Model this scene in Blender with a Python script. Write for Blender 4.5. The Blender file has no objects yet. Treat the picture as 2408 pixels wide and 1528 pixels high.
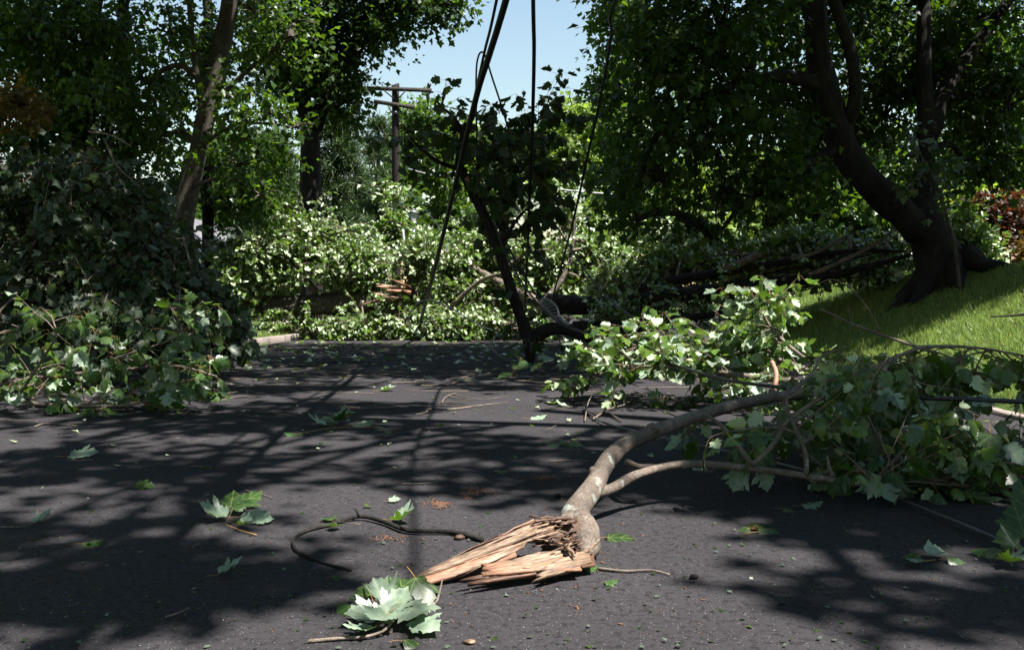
import bpy, math, random
import numpy as np
from mathutils import Vector, Matrix
PI = math.pi
rng = np.random.default_rng(11)
random.seed(11)
scene = bpy.context.scene
COL = scene.collection

# ------------------------------------------------------------------ camera, sky, sun, exposure
FPX, CXV, CYV, HORV, CAMH = 2140.0, 1204.0, 764.0, 690.0, 1.0
PITCH = math.atan((CYV - HORV) / FPX)
cam = bpy.data.cameras.new("camera")
cam.sensor_width = 36.0
cam.lens = 36.0 * FPX / 2408.0
cam.clip_end = 600.0
cam.clip_start = 0.05
camo = bpy.data.objects.new("camera", cam)
COL.objects.link(camo)
camo.location = (0, 0, CAMH)
camo.rotation_euler = (PI / 2 - PITCH, 0, 0)
scene.camera = camo

SUN = Vector((0.46, -0.22, 1.0)).normalized()
EL = math.asin(SUN.z)
AZ = math.atan2(SUN.x, SUN.y)
w = bpy.data.worlds.new("World")
scene.world = w
w.use_nodes = True
nt = w.node_tree
nt.nodes.clear()
sky = nt.nodes.new("ShaderNodeTexSky")
sky.sky_type = 'NISHITA'
sky.sun_disc = False
sky.sun_elevation = EL
sky.sun_rotation = AZ
sky.air_density = 1.7
sky.dust_density = 0.2
sky.ozone_density = 1.0
bg = nt.nodes.new("ShaderNodeBackground")
bg.inputs[1].default_value = 0.05
wo = nt.nodes.new("ShaderNodeOutputWorld")
nt.links.new(sky.outputs[0], bg.inputs[0])
nt.links.new(bg.outputs[0], wo.inputs[0])
sl = bpy.data.lights.new("sun", 'SUN')
sl.energy = 5.0
sl.angle = math.radians(0.53)
sl.color = (1.0, 0.955, 0.9)
so = bpy.data.objects.new("sun", sl)
COL.objects.link(so)
so.location = (10, 5, 30)
so.rotation_euler = (-SUN).to_track_quat('-Z', 'Y').to_euler()
vs = scene.view_settings
vs.view_transform = 'Standard'
vs.look = 'None'
vs.exposure = 1.78
vs.gamma = 1.0
vs.use_curve_mapping = False
scene.render.engine = 'CYCLES'
cy = scene.cycles
cy.use_denoising = True
cy.max_bounces = 6
cy.diffuse_bounces = 1
cy.glossy_bounces = 2
cy.transmission_bounces = 2
cy.transparent_max_bounces = 4
cy.caustics_reflective = False
cy.caustics_refractive = False

# ------------------------------------------------------------------ helpers
CPI, SPI = math.cos(PITCH), math.sin(PITCH)
def U(vx, vy, Y):
    """point at distance Y ahead that the photo shows at (vx, vy)"""
    a = (vx - CXV) / FPX; b = -(vy - CYV) / FPX
    d = np.array([a, CPI + b * SPI, -SPI + b * CPI])
    return np.array([0, 0, CAMH]) + d * (Y / d[1])
def G(vx, vy, z=0.0):
    a = (vx - CXV) / FPX; b = -(vy - CYV) / FPX
    d = np.array([a, CPI + b * SPI, -SPI + b * CPI])
    t = (z - CAMH) / d[2]
    return np.array([0, 0, CAMH]) + d * t
def PJ(P):
    P = np.asarray(P, float); q = P - np.array([0, 0, CAMH])
    f = q[..., 1] * CPI - q[..., 2] * SPI
    u = q[..., 1] * SPI + q[..., 2] * CPI
    return CXV + FPX * q[..., 0] / f, CYV - FPX * u / f, f
def nrm(a):
    a = np.asarray(a, float)
    return a / np.maximum(np.linalg.norm(a, axis=-1, keepdims=True), 1e-9)

class MB:
    def __init__(s):
        s.V = []; s.n = 0; s.F = []; s.M = []
    def add(s, V, faces, mat=0):
        V = np.asarray(V, float).reshape(-1, 3)
        for f in faces:
            f = np.asarray(f, np.int64)
            if f.ndim == 1: f = f[None, :]
            s.F.append(f + s.n); s.M.append(mat)
        s.V.append(V); s.n += len(V)
    def mesh(s, name, mats, origin=(0, 0, 0), smooth=False):
        me = bpy.data.meshes.new(name)
        V = np.concatenate(s.V) - np.asarray(origin, float)
        me.vertices.add(len(V)); me.vertices.foreach_set("co", V.astype(np.float32).ravel())
        idx = np.concatenate([f.ravel() for f in s.F])
        tot = np.concatenate([np.full(len(f), f.shape[1]) for f in s.F])
        st = np.concatenate([[0], np.cumsum(tot)[:-1]])
        me.loops.add(len(idx)); me.loops.foreach_set("vertex_index", idx.astype(np.int32))
        me.polygons.add(len(tot)); me.polygons.foreach_set("loop_start", st.astype(np.int32))
        mi = np.concatenate([np.full(len(f), m) for f, m in zip(s.F, s.M)])
        me.polygons.foreach_set("material_index", mi.astype(np.int32))
        if smooth: me.polygons.foreach_set("use_smooth", np.ones(len(tot), bool))
        for m in (mats if isinstance(mats, (list, tuple)) else [mats]): me.materials.append(m)
        me.update(calc_edges=True)
        return me

def link(name, me, parent=None):
    o = bpy.data.objects.new(name, me)
    COL.objects.link(o)
    if parent is not None: o.parent = parent
    return o
def tag(o, label=None, cat=None, group=None, kind=None):
    if label: o["label"] = label
    if cat: o["category"] = cat
    if group: o["group"] = group
    if kind: o["kind"] = kind
    return o
def thing(name, label, cat, loc, group=None):
    o = bpy.data.objects.new(name, None)
    o.empty_display_size = 0.2
    COL.objects.link(o); o.location = tuple(float(v) for v in loc)
    return tag(o, label, cat, group)
def part(parent, name, mb, mats, smooth=False, kind=None):
    me = mb.mesh(name, mats, tuple(parent.location), smooth)
    o = link(name, me, parent)
    if kind: o["kind"] = kind
    return o
def solo(name, mb, mats, loc, label=None, cat=None, group=None, kind=None, smooth=False):
    me = mb.mesh(name, mats, loc, smooth)
    o = link(name, me); o.location = tuple(float(v) for v in loc)
    return tag(o, label, cat, group, kind)

def catmull(P, sub=4):
    P = np.asarray(P, float)
    if len(P) < 3 or sub <= 1: return P
    Q = np.vstack([2 * P[0] - P[1], P, 2 * P[-1] - P[-2]])
    out = []
    for i in range(len(P) - 1):
        p0, p1, p2, p3 = Q[i], Q[i + 1], Q[i + 2], Q[i + 3]
        for k in range(sub):
            t = k / sub
            out.append(0.5 * (2 * p1 + (p2 - p0) * t + (2 * p0 - 5 * p1 + 4 * p2 - p3) * t * t + (3 * p1 - p0 - 3 * p2 + p3) * t ** 3))
    out.append(P[-1])
    return np.array(out)
def tube(mb, P, R, n=8, sub=4, cap=True, mat=0, rough=0.0, lump=0.0):
    """tube along P (rows x,y,z) with radii R; rough = ring jitter, lump = slow bulges"""
    P = np.asarray(P, float)
    R = np.broadcast_to(np.asarray(R, float), (len(P),)).copy()
    D = catmull(np.column_stack([P, R]), sub)
    P = D[:, :3]; R = np.maximum(D[:, 3], 1e-4)
    m = len(P)
    T = np.gradient(P, axis=0) if m > 2 else np.repeat([P[1] - P[0]], 2, 0)
    T = nrm(T)
    ref = np.array([0, 0, 1.0]) if abs(T[0][2]) < 0.9 else np.array([1.0, 0, 0])
    a = nrm(np.cross(ref, T[0]))
    A = np.zeros((m, 3))
    for i in range(m):
        a = a - T[i] * np.dot(a, T[i]); a = a / max(np.linalg.norm(a), 1e-9); A[i] = a
    B = np.cross(T, A)
    th = np.arange(n) * 2 * PI / n
    rr = R[:, None] * np.ones((1, n))
    if rough: rr = rr * (1 + rough * rng.standard_normal((m, n)))
    if lump:
        ph = rng.uniform(0, 6.28, 4); s = np.arange(m)[:, None]
        rr = rr * (1 + lump * (np.sin(s * 0.55 + 2 * th[None] + ph[0]) * 0.5 + np.sin(s * 1.3 - 3 * th[None] + ph[1]) * 0.3 + np.sin(s * 0.9 + ph[2]) * 0.4))
    V = P[:, None, :] + rr[..., None] * (np.cos(th)[None, :, None] * A[:, None, :] + np.sin(th)[None, :, None] * B[:, None, :])
    V = V.reshape(-1, 3)
    i = np.arange(m - 1)[:, None] * n; j = np.arange(n)[None, :]; j2 = (j + 1) % n
    quads = np.stack([i + j, i + j2, i + n + j2, i + n + j], -1).reshape(-1, 4)
    faces = [quads]
    if cap:
        c0 = len(V); V = np.vstack([V, P[0], P[-1]])
        jj = np.arange(n)
        faces.append(np.stack([np.full(n, c0), (jj + 1) % n, jj], -1))
        faces.append(np.stack([np.full(n, c0 + 1), (m - 1) * n + jj, (m - 1) * n + (jj + 1) % n], -1))
    mb.add(V, faces, mat)
def box(mb, c, s, R=None, mat=0, taper=0.0):
    c = np.asarray(c, float); hx, hy, hz = np.asarray(s, float) / 2
    k = 1 - taper
    V = np.array([[-hx, -hy, -hz], [hx, -hy, -hz], [hx, hy, -hz], [-hx, hy, -hz], [-hx * k, -hy * k, hz], [hx * k, -hy * k, hz], [hx * k, hy * k, hz], [-hx * k, hy * k, hz]])
    if R is not None: V = V @ np.asarray(R).T
    mb.add(V + c, [np.array([[0, 3, 2, 1], [4, 5, 6, 7], [0, 1, 5, 4], [1, 2, 6, 5], [2, 3, 7, 6], [3, 0, 4, 7]])], mat)
def rotm(x=0, y=0, z=0):
    return np.array((Matrix.Rotation(z, 3, 'Z') @ Matrix.Rotation(y, 3, 'Y') @ Matrix.Rotation(x, 3, 'X')))

# ------------------------------------------------------------------ materials
def mat(name):
    m = bpy.data.materials.new(name); m.use_nodes = True
    t = m.node_tree
    for n in list(t.nodes): t.nodes.remove(n)
    o = t.nodes.new("ShaderNodeOutputMaterial")
    return m, t, o
def node(t, kind, **kw):
    n = t.nodes.new(kind)
    for k, v in kw.items():
        if k.startswith("i_"): n.inputs[k[2:].replace("_", " ")].default_value = v
        else: setattr(n, k, v)
    return n
def ramp(t, fac, stops):
    r = t.nodes.new("ShaderNodeValToRGB")
    e = r.color_ramp.elements
    while len(e) < len(stops): e.new(0.5)
    for k, (p, c) in enumerate(stops):
        e[k].position = p; e[k].color = (*c, 1) if len(c) == 3 else c
    t.links.new(fac, r.inputs[0])
    return r
def mathn(t, op, a, b=None, clamp=False):
    n = t.nodes.new("ShaderNodeMath"); n.operation = op; n.use_clamp = clamp
    for k, v in enumerate((a, b)):
        if v is None: continue
        if isinstance(v, (int, float)): n.inputs[k].default_value = v
        else: t.links.new(v, n.inputs[k])
    return n.outputs[0]
def mixc(t, f, a, b, mode='MIX'):
    n = t.nodes.new("ShaderNodeMix"); n.data_type = 'RGBA'; n.blend_type = mode
    for s, v in ((0, f), (6, a), (7, b)):
        if isinstance(v, (int, float)): n.inputs[s].default_value = v
        elif isinstance(v, tuple): n.inputs[s].default_value = (*v, 1)
        else: t.links.new(v, n.inputs[s])
    return n.outputs[2]

def leaf_material(name, top, bottom, glow, tfac=0.34, rough=0.42, vary=0.35, veins=False, tint=None, spec=0.4):
    m, t, out = mat(name)
    g = t.nodes.new("ShaderNodeNewGeometry")
    oi = t.nodes.new("ShaderNodeObjectInfo")
    r = mathn(t, 'FRACT', mathn(t, 'ADD', g.outputs['Random Per Island'], oi.outputs['Random']))
    r2 = mathn(t, 'FRACT', mathn(t, 'MULTIPLY', r, 17.31))
    top2 = tuple(c * k for c, k in zip(top, tint or (1.6, 1.25, 0.7)))
    ct = mixc(t, r2, top, top2)
    col = mixc(t, g.outputs['Backfacing'], ct, bottom)
    sc = mathn(t, 'ADD', mathn(t, 'MULTIPLY', r, vary * 2), 1 - vary)
    col = mixc(t, 1.0, col, node(t, "ShaderNodeCombineColor").outputs[0], 'MULTIPLY') if False else col
    mul = t.nodes.new("ShaderNodeVectorMath"); mul.operation = 'SCALE'
    t.links.new(col, mul.inputs[0]); t.links.new(sc, mul.inputs['Scale'])
    colv = mul.outputs[0]
    if veins:
        tc = t.nodes.new("ShaderNodeTexCoord")
        sx = t.nodes.new("ShaderNodeSeparateXYZ"); t.links.new(tc.outputs['Object'], sx.inputs[0])
        ax = mathn(t, 'ABSOLUTE', sx.outputs[0])
        def line(ang, y0):
            yy = mathn(t, 'SUBTRACT', sx.outputs[1], y0)
            d = mathn(t, 'ABSOLUTE', mathn(t, 'SUBTRACT', mathn(t, 'MULTIPLY', ax, math.cos(ang)), mathn(t, 'MULTIPLY', yy, math.sin(ang))))
            return d
        d = mathn(t, 'MINIMUM', mathn(t, 'MINIMUM', line(0.0, 0), line(0.78, 0.02)), line(1.35, 0.0))
        d = mathn(t, 'MINIMUM', d, line(0.75, 0.45))
        v = mathn(t, 'LESS_THAN', d, 0.009)
        colv = mixc(t, mathn(t, 'MULTIPLY', v, 0.45), colv, (0.3, 0.33, 0.12))
    if veins:
        nz = node(t, "ShaderNodeTexNoise", i_Scale=4.0, i_Detail=4.0)
        vadd = t.nodes.new("ShaderNodeVectorMath"); vadd.operation = 'ADD'
        t.links.new(tc.outputs['Object'], vadd.inputs[0]); t.links.new(mathn(t, 'MULTIPLY', oi.outputs['Random'], 37.0), vadd.inputs[1])
        t.links.new(vadd.outputs[0], nz.inputs[0])
        colv = mixc(t, 1.0, colv, ramp(t, nz.outputs[0], [(0.3, (0.6, 0.62, 0.6)), (0.6, (1.1, 1.1, 1.05))]).outputs[0], 'MULTIPLY')
        colv = mixc(t, ramp(t, nz.outputs[0], [(0.68, (0, 0, 0)), (0.74, (.6, .6, .6))]).outputs[0], colv, (0.12, 0.075, 0.03))
    b = node(t, "ShaderNodeBsdfPrincipled")
    b.inputs['Roughness'].default_value = rough
    b.inputs['Specular IOR Level'].default_value = spec
    t.links.new(colv, b.inputs['Base Color'])
    tr = t.nodes.new("ShaderNodeBsdfTranslucent")
    ms = t.nodes.new("ShaderNodeVectorMath"); ms.operation = 'SCALE'
    ms.inputs[0].default_value = glow; t.links.new(sc, ms.inputs['Scale'])
    t.links.new(ms.outputs[0], tr.inputs[0])
    mx = t.nodes.new("ShaderNodeMixShader"); mx.inputs[0].default_value = tfac
    t.links.new(b.outputs[0], mx.inputs[1]); t.links.new(tr.outputs[0], mx.inputs[2])
    t.links.new(mx.outputs[0], out.inputs[0])
    return m

def bark_material(name, c1, c2, c3, scale=18.0, bump=0.5, rough=0.85, stretch=0.22, lich=0.0):
    m, t, out = mat(name)
    tc = t.nodes.new("ShaderNodeTexCoord")
    mp = t.nodes.new("ShaderNodeMapping"); mp.inputs['Scale'].default_value = (1, 1, stretch)
    t.links.new(tc.outputs['Object'], mp.inputs[0])
    n1 = node(t, "ShaderNodeTexNoise", i_Scale=scale, i_Detail=8.0, i_Roughness=0.65)
    n2 = node(t, "ShaderNodeTexNoise", i_Scale=scale * 0.22, i_Detail=5.0, i_Roughness=0.6)
    t.links.new(mp.outputs[0], n1.inputs[0]); t.links.new(tc.outputs['Object'], n2.inputs[0])
    r = ramp(t, n1.outputs[0], [(0.3, c1), (0.52, c2), (0.75, c3)])
    col = mixc(t, ramp(t, n2.outputs[0], [(0.4, (0, 0, 0)), (0.62, (1, 1, 1))]).outputs[0], r.outputs[0], tuple(c * 0.55 for c in c2))
    if lich:
        n3 = node(t, "ShaderNodeTexNoise", i_Scale=9.0, i_Detail=6.0)
        t.links.new(tc.outputs['Object'], n3.inputs[0])
        col = mixc(t, ramp(t, n3.outputs[0], [(0.62, (0, 0, 0)), (0.68, (lich, lich, lich))]).outputs[0], col, (0.3, 0.34, 0.3))
    n4 = node(t, "ShaderNodeTexNoise", i_Scale=scale * 5, i_Detail=4.0, i_Roughness=0.7)
    t.links.new(mp.outputs[0], n4.inputs[0])
    col = mixc(t, 1.0, col, ramp(t, n4.outputs[0], [(0.35, (0.45, 0.43, 0.42)), (0.5, (1, 1, 1)), (0.7, (1.25, 1.22, 1.2))]).outputs[0], 'MULTIPLY')
    b = node(t, "ShaderNodeBsdfPrincipled", i_Roughness=rough)
    b.inputs['Specular IOR Level'].default_value = 0.25
    t.links.new(col, b.inputs['Base Color'])
    bp = node(t, "ShaderNodeBump", i_Strength=bump, i_Distance=0.035)
    t.links.new(n1.outputs[0], bp.inputs['Height']); t.links.new(bp.outputs[0], b.inputs['Normal'])
    t.links.new(b.outputs[0], out.inputs[0])
    return m
def plain_material(name, col, rough=0.6, metal=0.0, nscale=30.0, namp=0.3, bump=0.0, spec=0.4):
    m, t, out = mat(name)
    tc = t.nodes.new("ShaderNodeTexCoord")
    n = node(t, "ShaderNodeTexNoise", i_Scale=nscale, i_Detail=5.0)
    t.links.new(tc.outputs['Object'], n.inputs[0])
    r = ramp(t, n.outputs[0], [(0.25, tuple(c * (1 - namp) for c in col)), (0.75, tuple(min(1, c * (1 + namp)) for c in col))])
    b = node(t, "ShaderNodeBsdfPrincipled", i_Roughness=rough, i_Metallic=metal)
    b.inputs['Specular IOR Level'].default_value = spec
    t.links.new(r.outputs[0], b.inputs['Base Color'])
    if bump:
        bp = node(t, "ShaderNodeBump", i_Strength=bump, i_Distance=0.01)
        t.links.new(n.outputs[0], bp.inputs['Height']); t.links.new(bp.outputs[0], b.inputs['Normal'])
    t.links.new(b.outputs[0], out.inputs[0])
    return m

def asphalt_material():
    m, t, out = mat("asphalt")
    tc = t.nodes.new("ShaderNodeTexCoord")
    P = tc.outputs['Object']
    big = node(t, "ShaderNodeTexNoise", i_Scale=0.9, i_Detail=4.0); t.links.new(P, big.inputs[0])
    mid = node(t, "ShaderNodeTexNoise", i_Scale=34.0, i_Detail=4.0, i_Roughness=0.7); t.links.new(P, mid.inputs[0])
    fine = node(t, "ShaderNodeTexNoise", i_Scale=190.0, i_Detail=3.0, i_Roughness=0.7); t.links.new(P, fine.inputs[0])
    vor = node(t, "ShaderNodeTexVoronoi", i_Scale=170.0); t.links.new(P, vor.inputs[0])
    vcol = vor.outputs['Color']
    sep = t.nodes.new("ShaderNodeSeparateColor"); t.links.new(vcol, sep.inputs[0])
    c = ramp(t, fine.outputs[0], [(0.3, (0.0168, 0.0155, 0.0172)), (0.55, (0.0345, 0.032, 0.0348)), (0.8, (0.070, 0.066, 0.0695))]).outputs[0]
    c = mixc(t, 1.0, c, ramp(t, big.outputs[0], [(0.3, (0.8, 0.8, 0.8)), (0.7, (1.12, 1.12, 1.12))]).outputs[0], 'MULTIPLY')
    c = mixc(t, 1.0, c, ramp(t, mid.outputs[0], [(0.36, (0.45, 0.45, 0.45)), (0.5, (1, 1, 1))]).outputs[0], 'MULTIPLY')
    sparkle = mathn(t, 'MULTIPLY', mathn(t, 'GREATER_THAN', sep.outputs[0], 0.965), mathn(t, 'LESS_THAN', vor.outputs['Distance'], 0.3))
    c = mixc(t, sparkle, c, (0.17, 0.165, 0.16))
    b = node(t, "ShaderNodeBsdfPrincipled", i_Roughness=0.9)
    b.inputs['Specular IOR Level'].default_value = 0.12
    t.links.new(c, b.inputs['Base Color'])
    h = mathn(t, 'ADD', mathn(t, 'MULTIPLY', fine.outputs[0], 0.6), mid.outputs[0])
    bp = node(t, "ShaderNodeBump", i_Strength=0.55, i_Distance=0.006)
    t.links.new(h, bp.inputs['Height']); t.links.new(bp.outputs[0], b.inputs['Normal'])
    t.links.new(b.outputs[0], out.inputs[0])
    return m
def lawn_material():
    m, t, out = mat("lawn_soil")
    tc = t.nodes.new("ShaderNodeTexCoord")
    n = node(t, "ShaderNodeTexNoise", i_Scale=6.0, i_Detail=8.0); t.links.new(tc.outputs['Object'], n.inputs[0])
    n2 = node(t, "ShaderNodeTexNoise", i_Scale=60.0, i_Detail=4.0); t.links.new(tc.outputs['Object'], n2.inputs[0])
    c = ramp(t, n2.outputs[0], [(0.3, (0.02, 0.035, 0.008)), (0.55, (0.05, 0.09, 0.018)), (0.8, (0.11, 0.13, 0.04))]).outputs[0]
    c = mixc(t, ramp(t, n.outputs[0], [(0.5, (0, 0, 0)), (0.75, (0.5, 0.5, 0.5))]).outputs[0], c, (0.09, 0.07, 0.04))
    b = node(t, "ShaderNodeBsdfPrincipled", i_Roughness=0.9)
    b.inputs['Specular IOR Level'].default_value = 0.15
    t.links.new(c, b.inputs['Base Color'])
    bp = node(t, "ShaderNodeBump", i_Strength=0.8, i_Distance=0.03)
    t.links.new(n2.outputs[0], bp.inputs['Height']); t.links.new(bp.outputs[0], b.inputs['Normal'])
    t.links.new(b.outputs[0], out.inputs[0])
    return m
def wood_material(name, c1, c2, c3):
    m, t, out = mat(name)
    tc = t.nodes.new("ShaderNodeTexCoord")
    m0 = t.nodes.new("ShaderNodeMapping"); m0.inputs['Rotation'].default_value = (0, 0, -0.57)
    t.links.new(tc.outputs['Object'], m0.inputs[0])
    mp = t.nodes.new("ShaderNodeMapping"); mp.inputs['Scale'].default_value = (9, 150, 150)
    t.links.new(m0.outputs[0], mp.inputs[0])
    n = node(t, "ShaderNodeTexNoise", i_Scale=1.0, i_Detail=6.0); t.links.new(mp.outputs[0], n.inputs[0])
    oi = t.nodes.new("ShaderNodeObjectInfo")
    c = ramp(t, n.outputs[0], [(0.3, c1), (0.5, c2), (0.72, c3)]).outputs[0]
    c = mixc(t, mathn(t, 'MULTIPLY', oi.outputs['Random'], 0.45), c, c1)
    b = node(t, "ShaderNodeBsdfPrincipled", i_Roughness=0.65)
    t.links.new(c, b.inputs['Base Color'])
    bp = node(t, "ShaderNodeBump", i_Strength=0.5, i_Distance=0.004)
    t.links.new(n.outputs[0], bp.inputs['Height']); t.links.new(bp.outputs[0], b.inputs['Normal'])
    t.links.new(b.outputs[0], out.inputs[0])
    return m

M = {}
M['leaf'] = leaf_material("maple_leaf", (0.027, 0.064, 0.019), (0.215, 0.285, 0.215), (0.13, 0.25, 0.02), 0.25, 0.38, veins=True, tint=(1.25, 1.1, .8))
M['leaf_hung'] = leaf_material("shaded_maple_leaf", (0.016, 0.036, 0.009), (0.045, 0.062, 0.038), (0.07, 0.14, 0.01), 0.18, 0.5, spec=0.2)  # same maple leaf, its shade on the hung-up branch put into the colour
M['leaf_shade_tone'] = leaf_material("shade_tone_maple_leaf", (0.017, 0.038, 0.012), (0.075, 0.10, 0.072), (0.08, 0.15, 0.012), 0.2, 0.42, spec=0.3)  # maple leaf colour darkened to carry the shade on the left treetop
M['leaf_fallen'] = leaf_material("fallen_maple_leaf", (0.055, 0.11, 0.022), (0.36, 0.44, 0.27), (0.16, 0.29, 0.02), 0.26, 0.3)
M['leaf_tree'] = leaf_material("tree_leaf", (0.019, 0.046, 0.007), (0.045, 0.078, 0.027), (0.14, 0.26, 0.013), 0.32, 0.38, spec=.3)
M['leaf_dark'] = leaf_material("dark_leaf", (0.014, 0.034, 0.007), (0.03, 0.055, 0.022), (0.12, 0.24, 0.010), 0.24, 0.45, spec=0.15)
M['leaf_oak'] = leaf_material("oak_leaf", (0.014, 0.036, 0.007), (0.03, 0.052, 0.022), (0.10, 0.19, 0.010), 0.28, 0.4, spec=.25)
M['leaf_light'] = leaf_material("light_leaf", (0.08, 0.14, 0.025), (0.16, 0.22, 0.08), (0.28, 0.42, 0.04), 0.4, 0.45)
M['leaf_gold'] = leaf_material("golden_leaf", (0.10, 0.072, 0.016), (0.12, 0.09, 0.025), (0.2, 0.13, 0.015), 0.35, 0.5, tint=(1.0, 0.6, 0.6))
M['leaf_red'] = leaf_material("red_leaf", (0.045, 0.018, 0.012), (0.06, 0.045, 0.025), (0.14, 0.035, 0.012), 0.25, 0.4, tint=(0.4, 1.4, 0.8))
M['needle'] = leaf_material("pine_needle", (0.03, 0.06, 0.025), (0.05, 0.085, 0.035), (0.06, 0.12, 0.02), 0.15, 0.5)
M['grass'] = leaf_material("grass_blade", (0.13, 0.19, 0.045), (0.14, 0.21, 0.05), (0.28, 0.40, 0.08), 0.35, 0.4, tint=(1.9, 1.25, 0.9))
M['petiole'] = plain_material("leaf_stalk", (0.24, 0.14, 0.05), 0.5)
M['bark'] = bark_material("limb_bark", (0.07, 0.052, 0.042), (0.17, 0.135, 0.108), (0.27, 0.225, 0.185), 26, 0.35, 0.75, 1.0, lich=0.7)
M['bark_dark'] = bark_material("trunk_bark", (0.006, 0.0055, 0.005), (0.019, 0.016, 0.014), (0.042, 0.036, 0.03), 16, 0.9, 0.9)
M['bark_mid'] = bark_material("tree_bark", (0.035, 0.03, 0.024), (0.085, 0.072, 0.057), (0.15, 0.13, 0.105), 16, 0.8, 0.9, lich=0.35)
M['twig'] = bark_material("twig_bark", (0.09, 0.065, 0.05), (0.2, 0.16, 0.125), (0.3, 0.25, 0.2), 40, 0.3, 0.75, 1.0)
M['wood'] = wood_material("torn_wood", (0.045, 0.025, 0.014), (0.19, 0.12, 0.072), (0.42, 0.30, 0.2))
M['wood_pink'] = wood_material("fresh_wood", (0.13, 0.058, 0.032), (0.29, 0.145, 0.085), (0.42, 0.25, 0.16))
M['wood_dark'] = wood_material("torn_dark_wood", (0.022, 0.011, 0.007), (0.075, 0.034, 0.018), (0.17, 0.085, 0.045))
M['pole'] = bark_material("pole_wood", (0.008, 0.006, 0.005), (0.018, 0.013, 0.0105), (0.036, 0.026, 0.02), 12, 0.4, 0.85, 0.06)
M['arm'] = bark_material("crossarm_wood", (0.022, 0.018, 0.015), (0.05, 0.042, 0.034), (0.09, 0.078, 0.065), 14, 0.4, 0.85, 1.0)
M['cable'] = plain_material("black_cable", (0.012, 0.012, 0.014), 0.45, 0, 40, 0.3)
M['cable_grey'] = plain_material("pale_cable", (0.36, 0.36, 0.35), 0.4, 0.3, 20, 0.2)
M['steel'] = plain_material("steel_strand", (0.15, 0.155, 0.165), 0.45, 0.7, 60, 0.35)
M['black_plastic'] = plain_material("black_plastic", (0.02, 0.02, 0.022), 0.35, 0, 30, 0.2)
M['grey_plastic'] = plain_material("grey_plastic", (0.16, 0.16, 0.165), 0.35, 0, 30, 0.2)
M['white_paint'] = plain_material("white_paint", (0.78, 0.77, 0.74), 0.6, 0, 3, 0.06)
M['roof'] = plain_material("grey_shingle", (0.12, 0.12, 0.13), 0.85, 0, 8, 0.3, 0.3)
M['lampmetal'] = plain_material("lamp_cap_metal", (0.16, 0.17, 0.19), 0.35, 0.4, 10, 0.2)
M['lampglass'] = plain_material("frosted_glass", (0.55, 0.57, 0.58), 0.3, 0, 10, 0.1)
M['pane'] = plain_material("window_glass", (0.03, 0.035, 0.045), 0.08, 0, 3, 0.2, spec=0.8)
M['granite'] = plain_material("granite", (0.20, 0.165, 0.145), 0.8, 0, 60, 0.35, 0.4)
M['stone'] = plain_material("field_stone", (0.12, 0.10, 0.09), 0.9, 0, 25, 0.4, 0.5)
M['chip'] = plain_material("bark_crumb", (0.11, 0.05, 0.026), 0.9, 0, 50, 0.5)
M['chip_pale'] = plain_material("leaf_scrap", (0.22, 0.27, 0.12), 0.7, 0, 30, 0.5)
M['grit'] = plain_material("pale_grit", (0.22, 0.21, 0.2), 0.7, 0, 50, 0.3)
M['nut'] = plain_material("cut_log_wood", (0.30, 0.12, 0.03), 0.5, 0, 40, 0.4)
M['red'] = plain_material("red_lens", (0.5, 0.03, 0.02), 0.25, 0, 10, 0.1)
M['asphalt'] = asphalt_material()
M['soil'] = lawn_material()

# ------------------------------------------------------------------ leaf shapes (y = towards the tip, z = upper side)
def leaf_proto(lod, bend=0.15, fold=0.12, pet=0.0, seed=0):
    r = np.random.default_rng(seed)
    if lod == 0:
        half = [(0, 0), (.10, -.06), (.25, -.05), (.38, .06), (.31, .13), (.42, .22), (.37, .28), (.50, .38), (.58, .56), (.47, .55), (.42, .60), (.39, .56), (.31, .50), (.30, .60), (.37, .73), (.25, .77), (.20, .85), (.10, .90), (0, 1.04)]
        segs = [list(range(0, 7)), list(range(6, 13)), list(range(12, 19))]
    elif lod == 1:
        half = [(0, 0), (.24, -.05), (.40, .10), (.37, .26), (.56, .54), (.31, .50), (.33, .73), (0, 1.0)]
        segs = [[0, 1, 2, 3], [3, 4, 5], [5, 6, 7]]
    else:
        half = [(0, 0), (.50, .40), (.28, .50), (0, 1.0)]
        segs = None
    V = [(0, 0.28)]
    V += half
    k = len(half)
    V += [(-x, y) for x, y in half[1:-1]]
    V = np.array(V, float)
    def mir(i): return i if i in (0, 1, k) else k + i - 1
    F = []
    if segs is None:
        F = [[1, 2, 3, 4], [1, 4, mir(3), mir(2)]]
    else:
        for s in segs:
            f = [0] + [i + 1 for i in s]
            F.append(f); F.append([mir(i) for i in reversed(f)])
    Z = -fold * 1.4 * np.abs(V[:, 0]) ** 1.0 * (1 if fold < 0.2 else 1) - bend * np.maximum(V[:, 1] - 0.2, 0) ** 2 - bend * 0.8 * V[:, 0] ** 2
    if lod < 2: Z = Z + 0.03 * r.standard_normal(len(V)) * (np.abs(V[:, 0]) > .05)
    V3 = np.column_stack([V, Z])
    groups = [(V3, F, 0)]
    if pet:
        pts = [(0, 0, 0), (0.01, -pet * .5, .03), (0, -pet, .0)]
        wv = 0.011
        PV = []
        for (x, y, z) in pts: PV += [(x - wv, y, z), (x + wv, y, z), (x, y, z - wv * 1.6)]
        PF = []
        for a in range(2):
            for b in range(3): PF.append([a * 3 + b, a * 3 + (b + 1) % 3, a * 3 + 3 + (b + 1) % 3, a * 3 + 3 + b])
        groups.append((np.array(PV), PF, 1))
    return groups
def leaf_mesh(name, proto, mats):
    mb = MB()
    for V, F, mi in proto: mb.add(V, F, mi)
    return mb.mesh(name, mats)
PET = 0.55
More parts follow.
